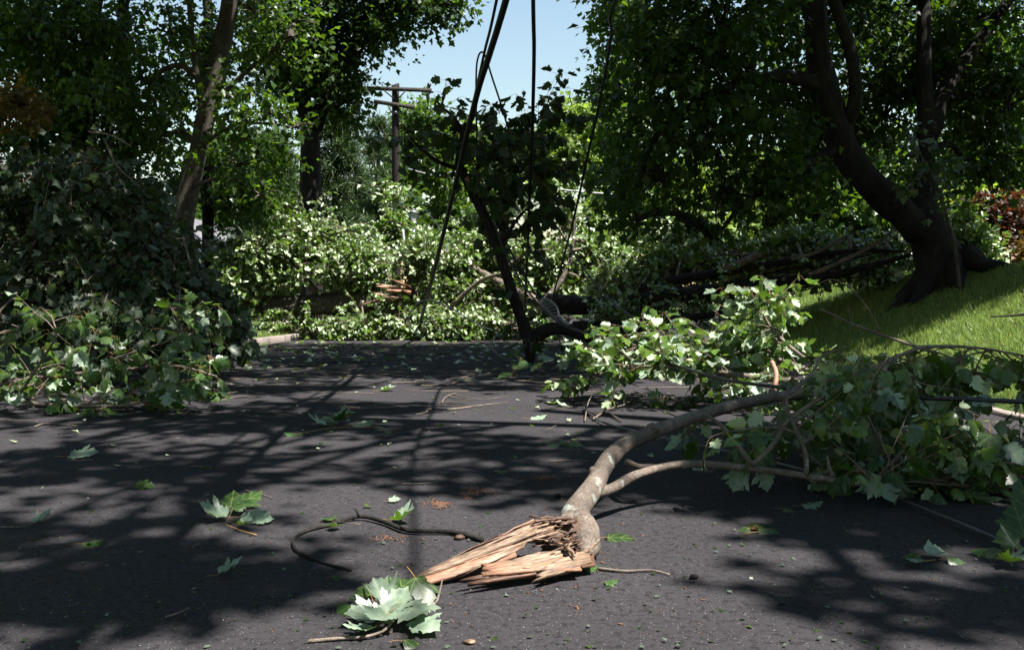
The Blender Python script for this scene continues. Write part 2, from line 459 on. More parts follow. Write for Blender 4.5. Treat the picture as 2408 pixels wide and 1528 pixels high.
HERO = [leaf_proto(0, b, f, PET, s) for s, (b, f) in enumerate([(.12, .10), (.4, .22), (-.15, .34), (.65, .05), (.3, -.22), (.85, .45), (.5, .6), (1.0, .2)])]
MIDP = [leaf_proto(1, b, f, PET, s) for s, (b, f) in enumerate([(.12, .15), (.4, .3), (.25, -.2), (.7, .4), (.9, .1)])]
LOWP = [leaf_proto(2, b, f) for (b, f) in [(.15, .15), (.4, .3), (.2, -.15)]]
def kite(wd=0.3):
    return [(np.array([(0, 0, 0), (wd, .45, -.08), (0, 1, -.12), (-wd, .45, -.08)]), [[0, 1, 2], [0, 2, 3]], 0)]
KITE = [kite()]
NEEDLE = [kite(0.06)]
HERO_ME = [leaf_mesh("leaf", p, [M['leaf'], M['petiole']]) for p in HERO]
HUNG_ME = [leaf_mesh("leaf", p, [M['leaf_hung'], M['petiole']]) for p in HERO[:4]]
SHADE_TONE_ME = [leaf_mesh("leaf", p, [M['leaf_shade_tone'], M['petiole']]) for p in MIDP]
MID_ME = [leaf_mesh("leaf", p, [M['leaf_fallen'], M['petiole']]) for p in MIDP]

def frames(A, N):
    A = nrm(A); X = nrm(np.cross(A, N)); Z = np.cross(X, A)
    return np.stack([X, A, Z], -1)          # columns
def add_leaves(mb, P, A, N, S, protos, mat_shift=0):
    if len(P) == 0: return
    R = frames(A, N)
    which = rng.integers(0, len(protos), len(P))
    for k, pr in enumerate(protos):
        sel = np.where(which == k)[0]
        if len(sel) == 0: continue
        for V, F, mi in pr:
            W = np.einsum('nij,vj->nvi', R[sel], V) * S[sel, None, None] + P[sel, None, :]
            nv = len(V); off = (np.arange(len(sel)) * nv)
            fs = {}
            for f in F: fs.setdefault(len(f), []).append(f)
            faces = [(np.array(ff)[None] + off[:, None, None]).reshape(-1, kk) for kk, ff in fs.items()]
            mb.add(W.reshape(-1, 3), faces, mi)
def leaf_objects(parent, P, A, N, S, meshes):
    R = frames(A, N); L = np.array(parent.location)
    for i in range(len(P)):
        me = meshes[int(rng.integers(0, len(meshes)))]
        o = bpy.data.objects.new("leaf", me); COL.objects.link(o); o.parent = parent
        m4 = np.eye(4); m4[:3, :3] = R[i] * S[i]; m4[:3, 3] = P[i] - L
        o.matrix_basis = Matrix(m4.tolist())
def visible_first(P, S, k, cell=9.0):
    """the k leaves that show largest: nearest per small picture cell, then by apparent size"""
    x, y, f = PJ(P)
    ok = (f > .2) & (x > -20) & (x < 2428) & (y > -20) & (y < 1548)
    c = np.floor(x / cell).astype(np.int64) * 100000 + np.floor(y / cell).astype(np.int64)
    order = np.argsort(f)
    order = order[ok[order]]
    _, first = np.unique(c[order], return_index=True)
    vis = order[np.sort(first)]
    vis = vis[np.argsort(-(S[vis] / f[vis]))][:k]
    return vis

def sprays(blobs, n, m, length, size, droop=0.35, tilt=0.5, flip=0.1, shell=0.5, zmin=0.05, clump=0.0, ck=1.3, out=0.6, ground=None, svar=0.3, nb=(0, 0, 1.0), lay=1.0):
    B = np.array([b[:6] for b in blobs], float)
    wt = np.array([(b[3] * b[4] * b[5]) ** 0.667 * (b[6] if len(b) > 6 else 1) for b in blobs]); wt /= wt.sum()
    C = []; D = []
    ph = rng.uniform(0, 6.28, 6)
    need = n
    while need > 0:
        q = rng.choice(len(B), need * 2, p=wt)
        d = nrm(rng.standard_normal((need * 2, 3)))
        r = shell + (1 - shell) * rng.random(need * 2) ** 0.6
        r = np.where(rng.random(need * 2) < 0.25, rng.random(need * 2) ** (1 / 3), r)
        p = B[q, :3] + d * B[q, 3:6] * r[:, None]
        keep = p[:, 2] > zmin
        if ground is not None: keep &= p[:, 2] > ground(p[:, 0], p[:, 1]) + 0.06
        if clump:
            nz = np.sin(p[:, 0] * ck * 2.1 + ph[0]) * np.sin(p[:, 1] * ck * 1.9 + ph[1]) * np.sin(p[:, 2] * ck * 2.3 + ph[2]) + 0.6 * np.sin(p[:, 0] * ck * 4.3 + ph[3]) * np.sin(p[:, 1] * ck * 4.9 + ph[4]) * np.sin(p[:, 2] * ck * 4.1 + ph[5])
            keep &= nz > clump - 0.35
        p = p[keep]; dd = d[keep]
        C.append(p[:need]); D.append(dd[:need]); need -= len(p[:need])
    C = np.concatenate(C); D = np.concatenate(D)
    D = D * out + rng.standard_normal(D.shape) * 0.35; D[:, 2] *= lay
    D = nrm(D + np.array([0, 0, -droop * 0.4]))
    t = rng.random((n, m)) - 0.5
    side = rng.standard_normal((n, m, 3))
    P = C[:, None] + D[:, None] * (t * length)[..., None] + side * size * 0.55
    A = nrm(D[:, None] * 0.5 + nrm(side) * 0.75 + np.array([0, 0, -droop]))
    N = nrm(np.array(nb) + tilt * rng.standard_normal((n, m, 3)))
    N = np.where((rng.random((n, m)) < flip)[..., None], -N, N)
    S = size * (1 + svar * rng.standard_normal((n, m))).clip(0.5, 1.6)
    P = P.reshape(-1, 3); A = A.reshape(-1, 3); N = N.reshape(-1, 3); S = S.reshape(-1)
    gz = ground(P[:, 0], P[:, 1]) if ground is not None else 0.0
    P[:, 2] = np.maximum(P[:, 2], gz + 0.03)
    low = P[:, 2] + A[:, 2] * S < gz + 0.02
    A[low, 2] = 0.05; A = nrm(A)
    return C, D, P, A, N, S
def stems(mb, C, D, length, r, every=1, n=3):
    for i in range(0, len(C), every):
        a = C[i] - D[i] * length * 0.55; b = C[i] + D[i] * length * 0.5
        mid = C[i] + np.array([0, 0, 0.06 * length])
        tube(mb, [a, mid, b], [r, r * .7, r * .35], n, 1, False)
def Bl(vx, vy, Y, rx, ry, rym, wt=1.0):
    c = U(vx, vy, Y); k = Y / FPX
    return (c[0], c[1], c[2], rx * k, rym, ry * k, wt)
def path(pts):
    return np.array([U(*p[:3]) for p in pts])

# ------------------------------------------------------------------ terrain and road
def bend_x(y):
    d = np.maximum(np.asarray(y, float) - 15, 0)
    return 0.02 * d ** 2 / (1 + 0.02 * d)
def xl(y): return -5.0 + bend_x(y)
def xr(y): return 4.0 + bend_x(y)
def sstep(a, b, x):
    t = np.clip((x - a) / (b - a), 0, 1); return t * t * (3 - 2 * t)
def terrain(x, y):
    x = np.asarray(x, float); y = np.asarray(y, float)
    r = x - xr(y); l = xl(y) - x
    zr = 0.12 + 0.40 * np.clip(r - .15, 0, 3.1) + 0.06 * np.clip(r - 3.25, 0, 30)
    zl = 0.12 + 0.05 * np.clip(l - .15, 0, 20)
    nz = 0.03 * np.sin(x * 1.7 + y * .6) + 0.02 * np.sin(x * .8 - y * 1.9)
    z = np.where(r > 0.13, zr + nz, np.where(l > 0.13, zl + nz, -0.05))
    return z
def flat(a, b, st): return np.arange(a, b, st)
gx = np.concatenate([flat(-140, -30, 6), flat(-30, -8, 1.0), flat(-8, 12, 0.25), flat(12, 40, 1.2), flat(40, 141, 6)])
gy = np.concatenate([flat(-30, 0, 2), flat(0, 26, 0.3), flat(26, 60, 1.5), flat(60, 201, 7)])
X, Y = np.meshgrid(gx, gy)
Z = terrain(X, Y)
mb = MB()
nx, ny = len(gx), len(gy)
ii = (np.arange(ny - 1)[:, None] * nx + np.arange(nx - 1)[None]).reshape(-1)
mb.add(np.stack([X, Y, Z], -1).reshape(-1, 3), [np.stack([ii, ii + 1, ii + nx + 1, ii + nx], -1)])
solo("ground", mb, M['soil'], (0, 0, 0), kind="structure", smooth=True)
mb = MB()
ys = np.concatenate([flat(-12, 0, 2), flat(0, 60, 0.5), flat(60, 130, 3)])
us = np.linspace(0, 1, 17)
YY, UU = np.meshgrid(ys, us, indexing='ij')
XX = xl(YY) + UU * (xr(YY) - xl(YY))
ZZ = 0.0 + 0 * XX
n2 = len(us)
ii = (np.arange(len(ys) - 1)[:, None] * n2 + np.arange(n2 - 1)[None]).reshape(-1)
mb.add(np.stack([XX, YY, ZZ], -1).reshape(-1, 3), [np.stack([ii, ii + 1, ii + n2 + 1, ii + n2], -1)])
solo("road", mb, M['asphalt'], (0, 0, 0), kind="structure")

# kerbs of separate granite blocks
def kerb_stone_mesh():
    mb = MB()
    r = .012; L = 1.0; W = .15; H = .30
    ring = []
    for (x, z) in [(-W / 2, -H + .13), (W / 2, -H + .13), (W / 2, .13 - r), (W / 2 - r, .13), (-W / 2 + r, .13), (-W / 2, .13 - r)]: ring.append((x, z))
    yv = np.linspace(-L / 2, L / 2, 6)
    V = []
    for y in yv:
        for (x, z) in ring: V.append((x + .006 * rng.standard_normal(), y, z + .004 * rng.standard_normal()))
    F = []
    for a in range(5):
        for b in range(6): F.append([a * 6 + b, a * 6 + (b + 1) % 6, a * 6 + 6 + (b + 1) % 6, a * 6 + 6 + b])
    mb.add(V, [F]); mb.add([V[i] for i in range(6)], [[[0, 1, 2, 3, 4, 5]]]); mb.add(V[-6:], [[[5, 4, 3, 2, 1, 0]]])
    return mb.mesh("kerb_stone", M['granite'])
ksm = [kerb_stone_mesh() for _ in range(3)]
for nm, fx, s in (("kerb_left", xl, -1), ("kerb_right", xr, 1)):
    k = bpy.data.objects.new(nm, None); COL.objects.link(k); k["kind"] = "structure"
    for q in range(30):
        y = -2 + q * 1.02
        o = link("kerb_stone", ksm[q % 3], k)
        o.location = (float(fx(y)) + s * .075, y, 0.005 * rng.standard_normal() - (.085 if s > 0 else 0))
        o.rotation_euler = (0, 0, -math.atan(float(fx(y + .5) - fx(y - .5))) + .008 * rng.standard_normal())

# ------------------------------------------------------------------ standing trees
def limb_to(mb, a, b, r0, r1, sag=0.15, n=6):
    a = np.asarray(a, float); b = np.asarray(b, float); L = np.linalg.norm(b - a)
    q1 = a + (b - a) * .35 + np.array([0, 0, sag * L]) + rng.standard_normal(3) * .05 * L
    q2 = a + (b - a) * .7 + np.array([0, 0, sag * L * .8]) + rng.standard_normal(3) * .05 * L
    tube(mb, [a, q1, q2, b], [r0, r0 * .75, r0 * .5 + r1 * .3, r1], n, 3, False, lump=.06)
def tree(name, label, cat, trunks, blobs, n, m, length, size, lm, bm, protos=LOWP, group=None, limbs=True, nsub=5, lr=0.07, sub=6, sides=12, extra=None, **kw):
    """trunks: list of (points N x 3, radii); first is the trunk, the rest limbs"""
    base = np.array(trunks[0][0][0], float)
    T = thing(name, label, cat, base, group)
    allp = []
    for k, (P, R) in enumerate(trunks):
        mb = MB(); tube(mb, P, R, sides if k == 0 else 9, sub, True, rough=.012, lump=.09)
        part(T, "trunk" if k == 0 else "limb", mb, bm, True)
        allp.append(catmull(P, 4))
    allp = np.concatenate(allp)
    if limbs:
        tw = MB(); any_tw = False
        for b in blobs:
            c = np.array(b[:3]); rr = np.array(b[3:6])
            cand = allp[allp[:, 2] < c[2] + .3]
            if len(cand) == 0: cand = allp
            d = np.linalg.norm(cand - c, axis=1); a = cand[np.argmin(d)]
            if d.min() > .4:
                mb = MB(); limb_to(mb, a, c, lr, lr * .35)
                part(T, "limb", mb, bm, True)
            for _ in range(nsub):
                e = c + nrm(rng.standard_normal(3)) * rr * rng.uniform(.6, .95)
                limb_to(tw, c, e, lr * .35, lr * .08, .08, 4); any_tw = True
        if any_tw: part(T, "twigs", tw, bm, True, kind="stuff")
    C, D, P, A, N, S = sprays(blobs, n, m, length, size, **kw)
    mb = MB(); add_leaves(mb, P, A, N, S, protos)
    if extra:
        eb, en, em, el_, es = extra
        C, D, P, A, N, S = sprays(eb, en, em, el_, es, droop=.3, tilt=.4, shell=.2)
        add_leaves(mb, P, A, N, S, protos)
    part(T, "crown", mb, lm)
    return T
def off(p, *d): return np.array(p) + np.array(d)

# --- big leaning maple on the bank, right
b0 = U(2222, 668, 14.0); b0[2] = float(terrain(b0[0], b0[1])) - .1
trunk = np.array([b0, U(2205, 600, 14), U(2178, 530, 14), U(2172, 460, 14.1), U(2180, 330, 14.2), U(2172, 180, 14.3), U(2172, 0, 14.5), U(2160, -300, 14.8), U(2150, -700, 15.2)])
R1 = [(trunk, [.42, .33, .31, .18, .13, .115, .10, .09, .06]),
      (path([(2165, 545, 13.95), (2100, 480, 13.8), (2035, 420, 13.7), (1985, 350, 13.6), (1958, 260, 13.5), (1925, 130, 13.4), (1915, 0, 13.3), (1880, -300, 13.2), (1840, -650, 13.0)]), [.24, .23, .22, .21, .2, .17, .16, .13, .08]),
      (path([(1975, 320, 13.6), (2010, 240, 13.3), (2000, 120, 13.1), (1960, 0, 12.9), (1900, -200, 12.6)]), [.09, .1, .09, .08, .06]),
      (path([(2180, 320, 14.2), (2230, 200, 14.6), (2330, 60, 15), (2430, -80, 15.4)]), [.16, .13, .1, .07]),
      (path([(1940, 200, 13.5), (1830, 180, 13.2), (1700, 210, 13), (1560, 300, 12.8), (1500, 420, 12.6)]), [.13, .09, .07, .045, .02]),
      (path([(1985, 340, 13.6), (1880, 400, 13.4), (1760, 470, 13.4), (1680, 560, 13.4)]), [.1, .07, .05, .02])]
blobs = [Bl(1540, 120, 13.5, 110, 190, 1.2), Bl(1700, 60, 13.5, 150, 170, 1.4), Bl(1880, 90, 15.6, 180, 190, 1.5), Bl(2080, 80, 16, 180, 180, 1.5),
         Bl(2280, 60, 15.6, 170, 160, 1.2), Bl(1600, 300, 13, 120, 140, 1.0), Bl(1740, 270, 13.2, 130, 140, 1.1), Bl(1900, 330, 15.2, 130, 130, .9),
         Bl(2080, 270, 15.6, 120, 130, 1.0), Bl(2250, 260, 15.4, 130, 140, 1.0), Bl(2370, 250, 14.5, 110, 150, 1.1), Bl(2330, 400, 14.8, 120, 60, .9, .8),
         Bl(1560, 430, 12.8, 100, 100, .8, .8), Bl(1700, 450, 13, 120, 90, .9, .7), Bl(1830, 440, 13.2, 100, 90, .8, .7), Bl(1500, 520, 12.8, 60, 60, .6, .5), Bl(1650, 540, 13, 80, 50, .6, .5)]
up = [(9.4, 11.0, 8.8, 1.6, 1.4, 1.0), (4.6, 10.3, 8.8, 2.4, 2.0, 1.5), (7.2, 11.3, 9.2, 2.6, 2.4, 1.7), (9.6, 12.3, 8.6, 2.2, 2.2, 1.5), (2.6, 12.3, 9.6, 2.0, 2.0, 1.2), (5.6, 13.3, 10.8, 2.6, 2.0, 1.6), (3.0, 10.4, 10.4, 2.0, 1.4, .9), (1.2, 11.8, 10.8, 1.8, 1.8, .9), (4.4, 14.6, 10.4, 2.2, 1.6, 1.0), (8.6, 11.7, 8.2, 2.2, 1.4, 1.3), (11, 11.3, 7.4, 2, 2, 1.6), (1.8, 14.6, 11, 2, 1.5, .9)]
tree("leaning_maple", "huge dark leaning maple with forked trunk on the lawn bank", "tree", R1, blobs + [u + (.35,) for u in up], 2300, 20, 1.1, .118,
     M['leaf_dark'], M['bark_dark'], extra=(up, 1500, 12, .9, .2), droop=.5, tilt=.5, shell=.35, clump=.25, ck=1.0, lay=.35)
LMT = bpy.data.objects["leaning_maple"]
for k, (a, L) in enumerate([(-2.6, .9), (-1.7, .8), (-.7, 1.0), (.4, .9), (2.4, .8), (3.3, 1.0)]):
    d = np.array([math.cos(a), math.sin(a), 0]); q = []
    for t, h in ((.25, .42), (.5, .16), (.75, .04), (1.0, -.04)):
        p = b0 + d * L * t; p[2] = float(terrain(p[0], p[1])) + h; q.append(p)
    mb = MB(); tube(mb, q, [.17, .13, .09, .04], 8, 4, True, rough=.03, lump=.1); part(LMT, "root", mb, M['bark_dark'], True)
# --- sunlit maple branch hanging beside the big trunk belongs to a young maple
tree("young_maple", "young pale-leaved maple in front of the big dark trunk", "tree",
     [(np.array([off(U(2262, 655, 13.2), 0, 0, -.3), U(2240, 560, 13.0), U(2200, 430, 12.9), U(2150, 340, 12.8)]), [.03, .025, .018, .008])],
     [Bl(2170, 390, 12.8, 75, 60, .5), Bl(2130, 330, 12.8, 50, 40, .4), Bl(2215, 450, 12.8, 40, 30, .3)], 34, 8, .5, .10, M['leaf_shade_tone'], M['bark_mid'], droop=.5, nsub=3, lr=.012)

# --- tall maple behind, whose lit edge hangs towards the wires
g = U(1560, 690, 26.5); g[2] = .5
tree("edge_maple", "tall maple right of the sky gap, sunlit leaves at its edge", "tree",
     [(np.array([g, U(1555, 500, 26.5), U(1535, 300, 26.5), U(1520, 100, 26.5), U(1500, -150, 26.5), U(1490, -400, 26.5)]), [.16, .15, .13, .12, .1, .06]),
      (path([(1540, 160, 26.5), (1490, 60, 26.0), (1440, 20, 25.7), (1390, -10, 25.5)]), [.07, .05, .035, .02])],
     [Bl(1470, 60, 26.0, 70, 90, 1.0), Bl(1450, 190, 26.0, 60, 50, .8), Bl(1410, 215, 25.8, 45, 30, .5, .6), Bl(1470, 300, 26.0, 70, 80, 1.0), Bl(1400, -40, 25.8, 60, 50, .8), Bl(1480, 420, 26.3, 75, 70, 1),
      Bl(1590, 180, 27.0, 120, 180, 1.5, .3), Bl(1600, 450, 27.0, 140, 120, 1.5, .5), Bl(1540, -200, 26.5, 160, 160, 2, .3)],
     1150, 12, 1.0, .17, M['leaf_tree'], M['bark_dark'], droop=.5, tilt=.6, shell=.4, clump=.05)

# --- backdrop trees on the right
for (nm, lab, vx, vy, Yd, rx, ry, lm, nn, sz) in [
    ("bright_tree", "bright green tree behind the fallen limbs on the right", 1720, 480, 27, 190, 140, 'leaf_light', 800, .2),
    ("backdrop_tree", "mid green tree behind the dark trunk's fork", 1980, 430, 26, 190, 190, 'leaf_tree', 800, .2),
    ("edge_tree", "green tree with sky showing through at the right edge", 2340, 250, 25, 200, 260, 'leaf_tree', 700, .18),
    ("yellow_green_tree", "yellow-green round tree beyond the downed wires", 1370, 330, 46, 110, 95, 'leaf_light', 900, .26)]:
    g = U(vx + 10, 690, Yd); g[2] = float(terrain(g[0], g[1])) - .1
    top = U(vx, vy - ry * .6, Yd)
    bl = [Bl(vx + rx * a, vy + ry * b, Yd + dy, rx * .5, ry * .45, 1.6) for a, b, dy in [(-.5, .1, 0), (.5, .1, .5), (0, -.45, 0), (-.3, -.35, 1), (.35, -.3, -.5), (0, .45, -1), (-.55, .6, 0), (.55, .6, 0)]]
    tree(nm, lab, "tree", [(np.array([g, g * .5 + top * .5 + np.array([.2, 0, 0]), top]), [.22, .15, .05])], bl, nn, 11, 1.0, sz, M[lm], M['bark_dark'], droop=.4, tilt=.6, shell=.4, clump=.05, lr=.06, nsub=3)

# --- shrubs at right
def shrub(name, label, blobs, n, m, size, lm, cat="shrub", length=.45, **kw):
    c = np.array(blobs[0][:3]); base = np.array([c[0], c[1], float(terrain(c[0], c[1])) - .03])
    T = thing(name, label, cat, base)
    mb = MB()
    for b in blobs:
        for _ in range(5):
            e = np.array(b[:3]) + nrm(rng.standard_normal(3)) * np.array(b[3:6]) * .8
            limb_to(mb, base + np.array([rng.normal() * .06, rng.normal() * .06, 0]), e, .022, .006, .05, 5)
    part(T, "stem", mb, M['bark_dark'], True)
    C, D, P, A, N, S = sprays(blobs, n, m, length, size, ground=terrain, **kw)
    mb = MB(); add_leaves(mb, P, A, N, S, LOWP)
    part(T, "foliage", mb, M[lm])
    return T
shrub("red_shrub", "dark red-leaved shrub on the bank at the right edge", [Bl(2350, 540, 17, 70, 70, .7), Bl(2400, 500, 17.4, 60, 40, .6), Bl(2300, 500, 17.2, 40, 30, .4), Bl(2380, 590, 16.6, 50, 40, .5)], 600, 9, .10, 'leaf_red', shell=.6)
shrub("orange_shrub", "small orange-tipped shrub low at the right border", [Bl(2420, 595, 15.6, 40, 34, .3)], 90, 9, .07, 'leaf_gold', shell=.6)
shrub("pale_shrub", "pale leafy shrub right of the big trunk's foot", [Bl(2275, 575, 15.6, 45, 50, .4), Bl(2310, 600, 15.4, 35, 26, .3), Bl(2250, 520, 16, 40, 35, .4)], 220, 9, .11, 'leaf_fallen', shell=.6, flip=.3)
shrub("lime_shrub", "bright lime green bush between trunk and red shrub", [Bl(2275, 490, 18, 55, 35, .6), Bl(2350, 470, 18.5, 50, 25, .5)], 220, 9, .13, 'leaf_light', shell=.6)

# --- left side trees
def gnd(vx, Y, dz=-.1):
    p = U(vx, 690, Y); p[2] = float(terrain(p[0], p[1])) + dz
    return p
tree("slanting_maple", "tall grey maple leaning right beside the white house", "tree",
     [(np.array([gnd(425, 17), U(428, 590, 17), U(440, 470, 17), U(468, 350, 17), U(492, 240, 17), U(508, 170, 17), U(527, 80, 17), U(545, -20, 17), U(560, -200, 17), U(580, -450, 17)]), [.24, .2, .18, .175, .17, .17, .165, .16, .13, .09]),
      (path([(476, 260, 17), (464, 180, 17), (452, 90, 17), (445, 0, 17), (430, -200, 17)]), [.07, .055, .05, .045, .03]),
      (path([(500, 240, 17), (590, 160, 16.6), (640, 120, 16.2), (700, 80, 16)]), [.05, .04, .03, .015]),
      (path([(470, 345, 17), (540, 300, 16.5), (620, 290, 16), (720, 305, 15.6)]), [.05, .035, .025, .01]),
      (path([(445, 440, 17), (510, 420, 16.5), (570, 430, 16), (640, 480, 15.6)]), [.04, .03, .02, .01])],
     [Bl(560, 230, 16, 80, 45, .7), Bl(640, 270, 15.8, 75, 38, .6), Bl(700, 300, 15.6, 55, 22, .4, .7), Bl(560, 390, 16, 70, 45, .6), Bl(620, 450, 15.7, 50, 50, .5), Bl(640, 140, 16.4, 60, 60, .7), Bl(690, 60, 16.4, 60, 60, .7),
      Bl(400, 80, 17, 90, 90, .8, .5), Bl(350, 200, 17.4, 90, 90, .8, .5), Bl(600, 30, 17, 50, 50, .7, .6), Bl(560, 330, 16.5, 60, 40, .5, .7), Bl(380, 320, 17.4, 70, 70, .8),
      (-7.5, 14.0, 9.5, 3, 3, 2), (-4.5, 13.0, 8.6, 2.0, 2.4, 1.2), (-2.6, 12.0, 9.6, 1.8, 2.2, 1.2)],
     1150, 16, .95, .12, M['leaf_tree'], M['bark_mid'], lay=.35, extra=([(-8.5, 14.0, 9.6, 3, 3, 1.5), (-11, 15.0, 9, 2.5, 3, 2), (-6.5, 16.5, 9.8, 2, 2, 1.2), (-4.0, 10.5, 9.6, 1.8, 1.6, .9)], 800, 12, .9, .2), droop=.4, tilt=.55, shell=.35, clump=.1)
for (nm, lab, vx, Yd, lean, r, bl, nn, lm) in [
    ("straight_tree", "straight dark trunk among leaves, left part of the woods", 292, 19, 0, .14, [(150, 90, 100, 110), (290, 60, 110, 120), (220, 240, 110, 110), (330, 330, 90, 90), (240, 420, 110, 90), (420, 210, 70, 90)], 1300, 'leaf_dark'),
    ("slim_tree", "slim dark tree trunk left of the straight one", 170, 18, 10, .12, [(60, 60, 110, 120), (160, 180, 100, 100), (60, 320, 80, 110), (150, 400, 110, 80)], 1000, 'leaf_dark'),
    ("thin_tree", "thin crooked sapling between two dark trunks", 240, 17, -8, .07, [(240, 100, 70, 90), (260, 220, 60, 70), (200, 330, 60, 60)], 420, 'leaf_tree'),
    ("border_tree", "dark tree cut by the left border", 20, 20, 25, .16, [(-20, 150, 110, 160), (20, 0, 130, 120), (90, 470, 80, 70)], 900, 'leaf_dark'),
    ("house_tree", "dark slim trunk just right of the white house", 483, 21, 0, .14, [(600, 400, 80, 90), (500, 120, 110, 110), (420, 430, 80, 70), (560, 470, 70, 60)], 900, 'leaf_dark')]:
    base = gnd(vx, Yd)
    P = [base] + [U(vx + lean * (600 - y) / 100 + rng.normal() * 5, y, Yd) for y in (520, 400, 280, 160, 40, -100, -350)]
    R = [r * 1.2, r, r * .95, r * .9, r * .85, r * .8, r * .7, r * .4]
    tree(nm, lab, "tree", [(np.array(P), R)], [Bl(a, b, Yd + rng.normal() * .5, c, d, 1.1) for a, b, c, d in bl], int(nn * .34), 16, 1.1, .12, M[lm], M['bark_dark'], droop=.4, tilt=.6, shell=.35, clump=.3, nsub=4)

# --- double trunked oak behind, reaching over the road
tree("forked_oak", "tall forked oak whose leafy bough reaches into the sky gap", "tree",
     [(np.array([gnd(735, 24), U(730, 520, 24), U(728, 300, 24), U(712, 230, 24), U(728, 120, 24), U(770, -20, 24), U(800, -200, 24)]), [.32, .28, .25, .22, .2, .17, .12]),
      (path([(732, 300, 24), (755, 250, 24), (800, 170, 24), (850, 90, 24), (885, 30, 24), (910, -60, 24), (940, -200, 24)]), [.28, .26, .24, .2, .17, .14, .1]),
      (path([(885, 30, 24), (960, -20, 23.8), (1040, 0, 23.5), (1100, 50, 23.3)]), [.08, .06, .04, .015]),
      (path([(720, 200, 24), (660, 110, 24), (620, 40, 24)]), [.12, .09, .06])],
     [Bl(1050, 20, 23.4, 55, 35, .8, .8), Bl(960, 20, 23.8, 70, 55, .9), Bl(880, 90, 24, 60, 80, 1.0), Bl(822, 200, 24, 40, 55, .8), Bl(790, 60, 24, 90, 90, 1.2), Bl(690, 140, 24.3, 100, 110, 1.2), Bl(640, 40, 24.3, 90, 90, 1.2),
      Bl(760, 190, 24, 60, 60, 1), Bl(1000, -60, 23.8, 110, 60, 1.2), Bl(860, -80, 24, 140, 90, 1.5), Bl(810, 270, 24, 50, 30, .6, .6)],
     1250, 16, 1.1, .14, M['leaf_oak'], M['bark_dark'], lay=.4, droop=.4, tilt=.55, shell=.35, clump=.1)

# --- evergreens
def evergreen(name, label, vx, Yd, vtop, wpx, lm='needle', tiers=16, seed=0, n_t=26):
    base = gnd(vx, Yd); top = U(vx, vtop, Yd)
    T = thing(name, label, "tree", base)
    mb = MB(); tube(mb, [base, base * .5 + top * .5, top], [.24, .15, .03], 9, 4, True, lump=.06)
    part(T, "trunk", mb, M['bark_dark'], True)
    H = top[2] - base[2]; W = wpx * Yd / FPX
    lb = MB(); P = []; A = []; N = []; S = []
    for k in range(tiers):
        f = (k + rng.random()) / tiers
        z = base[2] + H * (.12 + .88 * f)
        rad = W * (1 - f) ** .75 * rng.uniform(.75, 1.1) + .3
        for q in range(7):
            a = rng.uniform(0, 6.28)
            d = np.array([math.cos(a), math.sin(a), 0])
            o = np.array([base[0], base[1], z])
            e1 = o + d * rad * .5 + np.array([0, 0, .12 * rad]); e2 = o + d * rad + np.array([0, 0, -.08 * rad])
            tube(lb, [o, e1, e2], [.035, .022, .008], 4, 2, False)
            for t in np.linspace(.25, 1, n_t):
                c = o * (1 - t) ** 2 + 2 * t * (1 - t) * e1 + t * t * e2
                for _ in range(9):
                    v = nrm(d * .6 + rng.standard_normal(3) * .7 + np.array([0, 0, .15]))
                    P.append(c + rng.standard_normal(3) * .14); A.append(v); N.append(np.array([0, 0, 1]) + .5 * rng.standard_normal(3)); S.append(rng.uniform(.2, .36))
    part(T, "boughs", lb, M['bark_dark'], True, kind="stuff")
    mb = MB(); add_leaves(mb, np.array(P), np.array(A), np.array(N), np.array(S), NEEDLE)
    part(T, "crown", mb, M[lm])
evergreen("white_pine", "soft-needled dark pine left of the utility pole", 790, 29, 255, 92)
evergreen("dark_spruce", "dark conifer between the white house and the pine", 640, 28, 330, 110)
evergreen("distant_pine", "dark conifer behind the pole's crossarms", 890, 38, 290, 70, tiers=12, n_t=18)
evergreen("hidden_pine", "dark conifer behind the broken hanging branch", 1180, 42, 330, 90, tiers=12, n_t=18)

# --- far trees closing the road
far = [("far_maple", "far green tree right behind the utility pole", 985, 330, 48, 80, 110, 'leaf_tree'),
       ("far_tree", "far mid green tree behind the broken hanging branch", 1110, 370, 52, 90, 90, 'leaf_light'),
       ("far_ash", "far green tree below the sagging grey cable", 1240, 380, 55, 90, 90, 'leaf_tree'),
       ("far_shade_tree", "far shaded tree low between pine and lamp", 900, 480, 44, 90, 90, 'leaf_dark'),
       ("far_low_tree", "low far tree at the bend of the road", 1060, 520, 50, 90, 60, 'leaf_tree'),
       ("far_right_tree", "far light tree right of the bend of the road", 1480, 480, 44, 120, 110, 'leaf_light'),
       ("far_left_tree", "far dark tree behind the forked oak", 560, 420, 40, 120, 130, 'leaf_dark'),
       ("wood_edge_tree", "dark low tree far behind the left woods", 100, 520, 34, 200, 100, 'leaf_dark'),
       ("wood_corner_tree", "dark low tree far behind the straight trunk", 330, 540, 36, 170, 90, 'leaf_dark'),
       ("far_bank_tree", "tree far behind the red shrub on the bank", 2250, 500, 34, 200, 140, 'leaf_dark'),
       ("far_fork_tree", "tree far behind the fallen limbs under the maple", 1900, 560, 34, 200, 110, 'leaf_tree')]
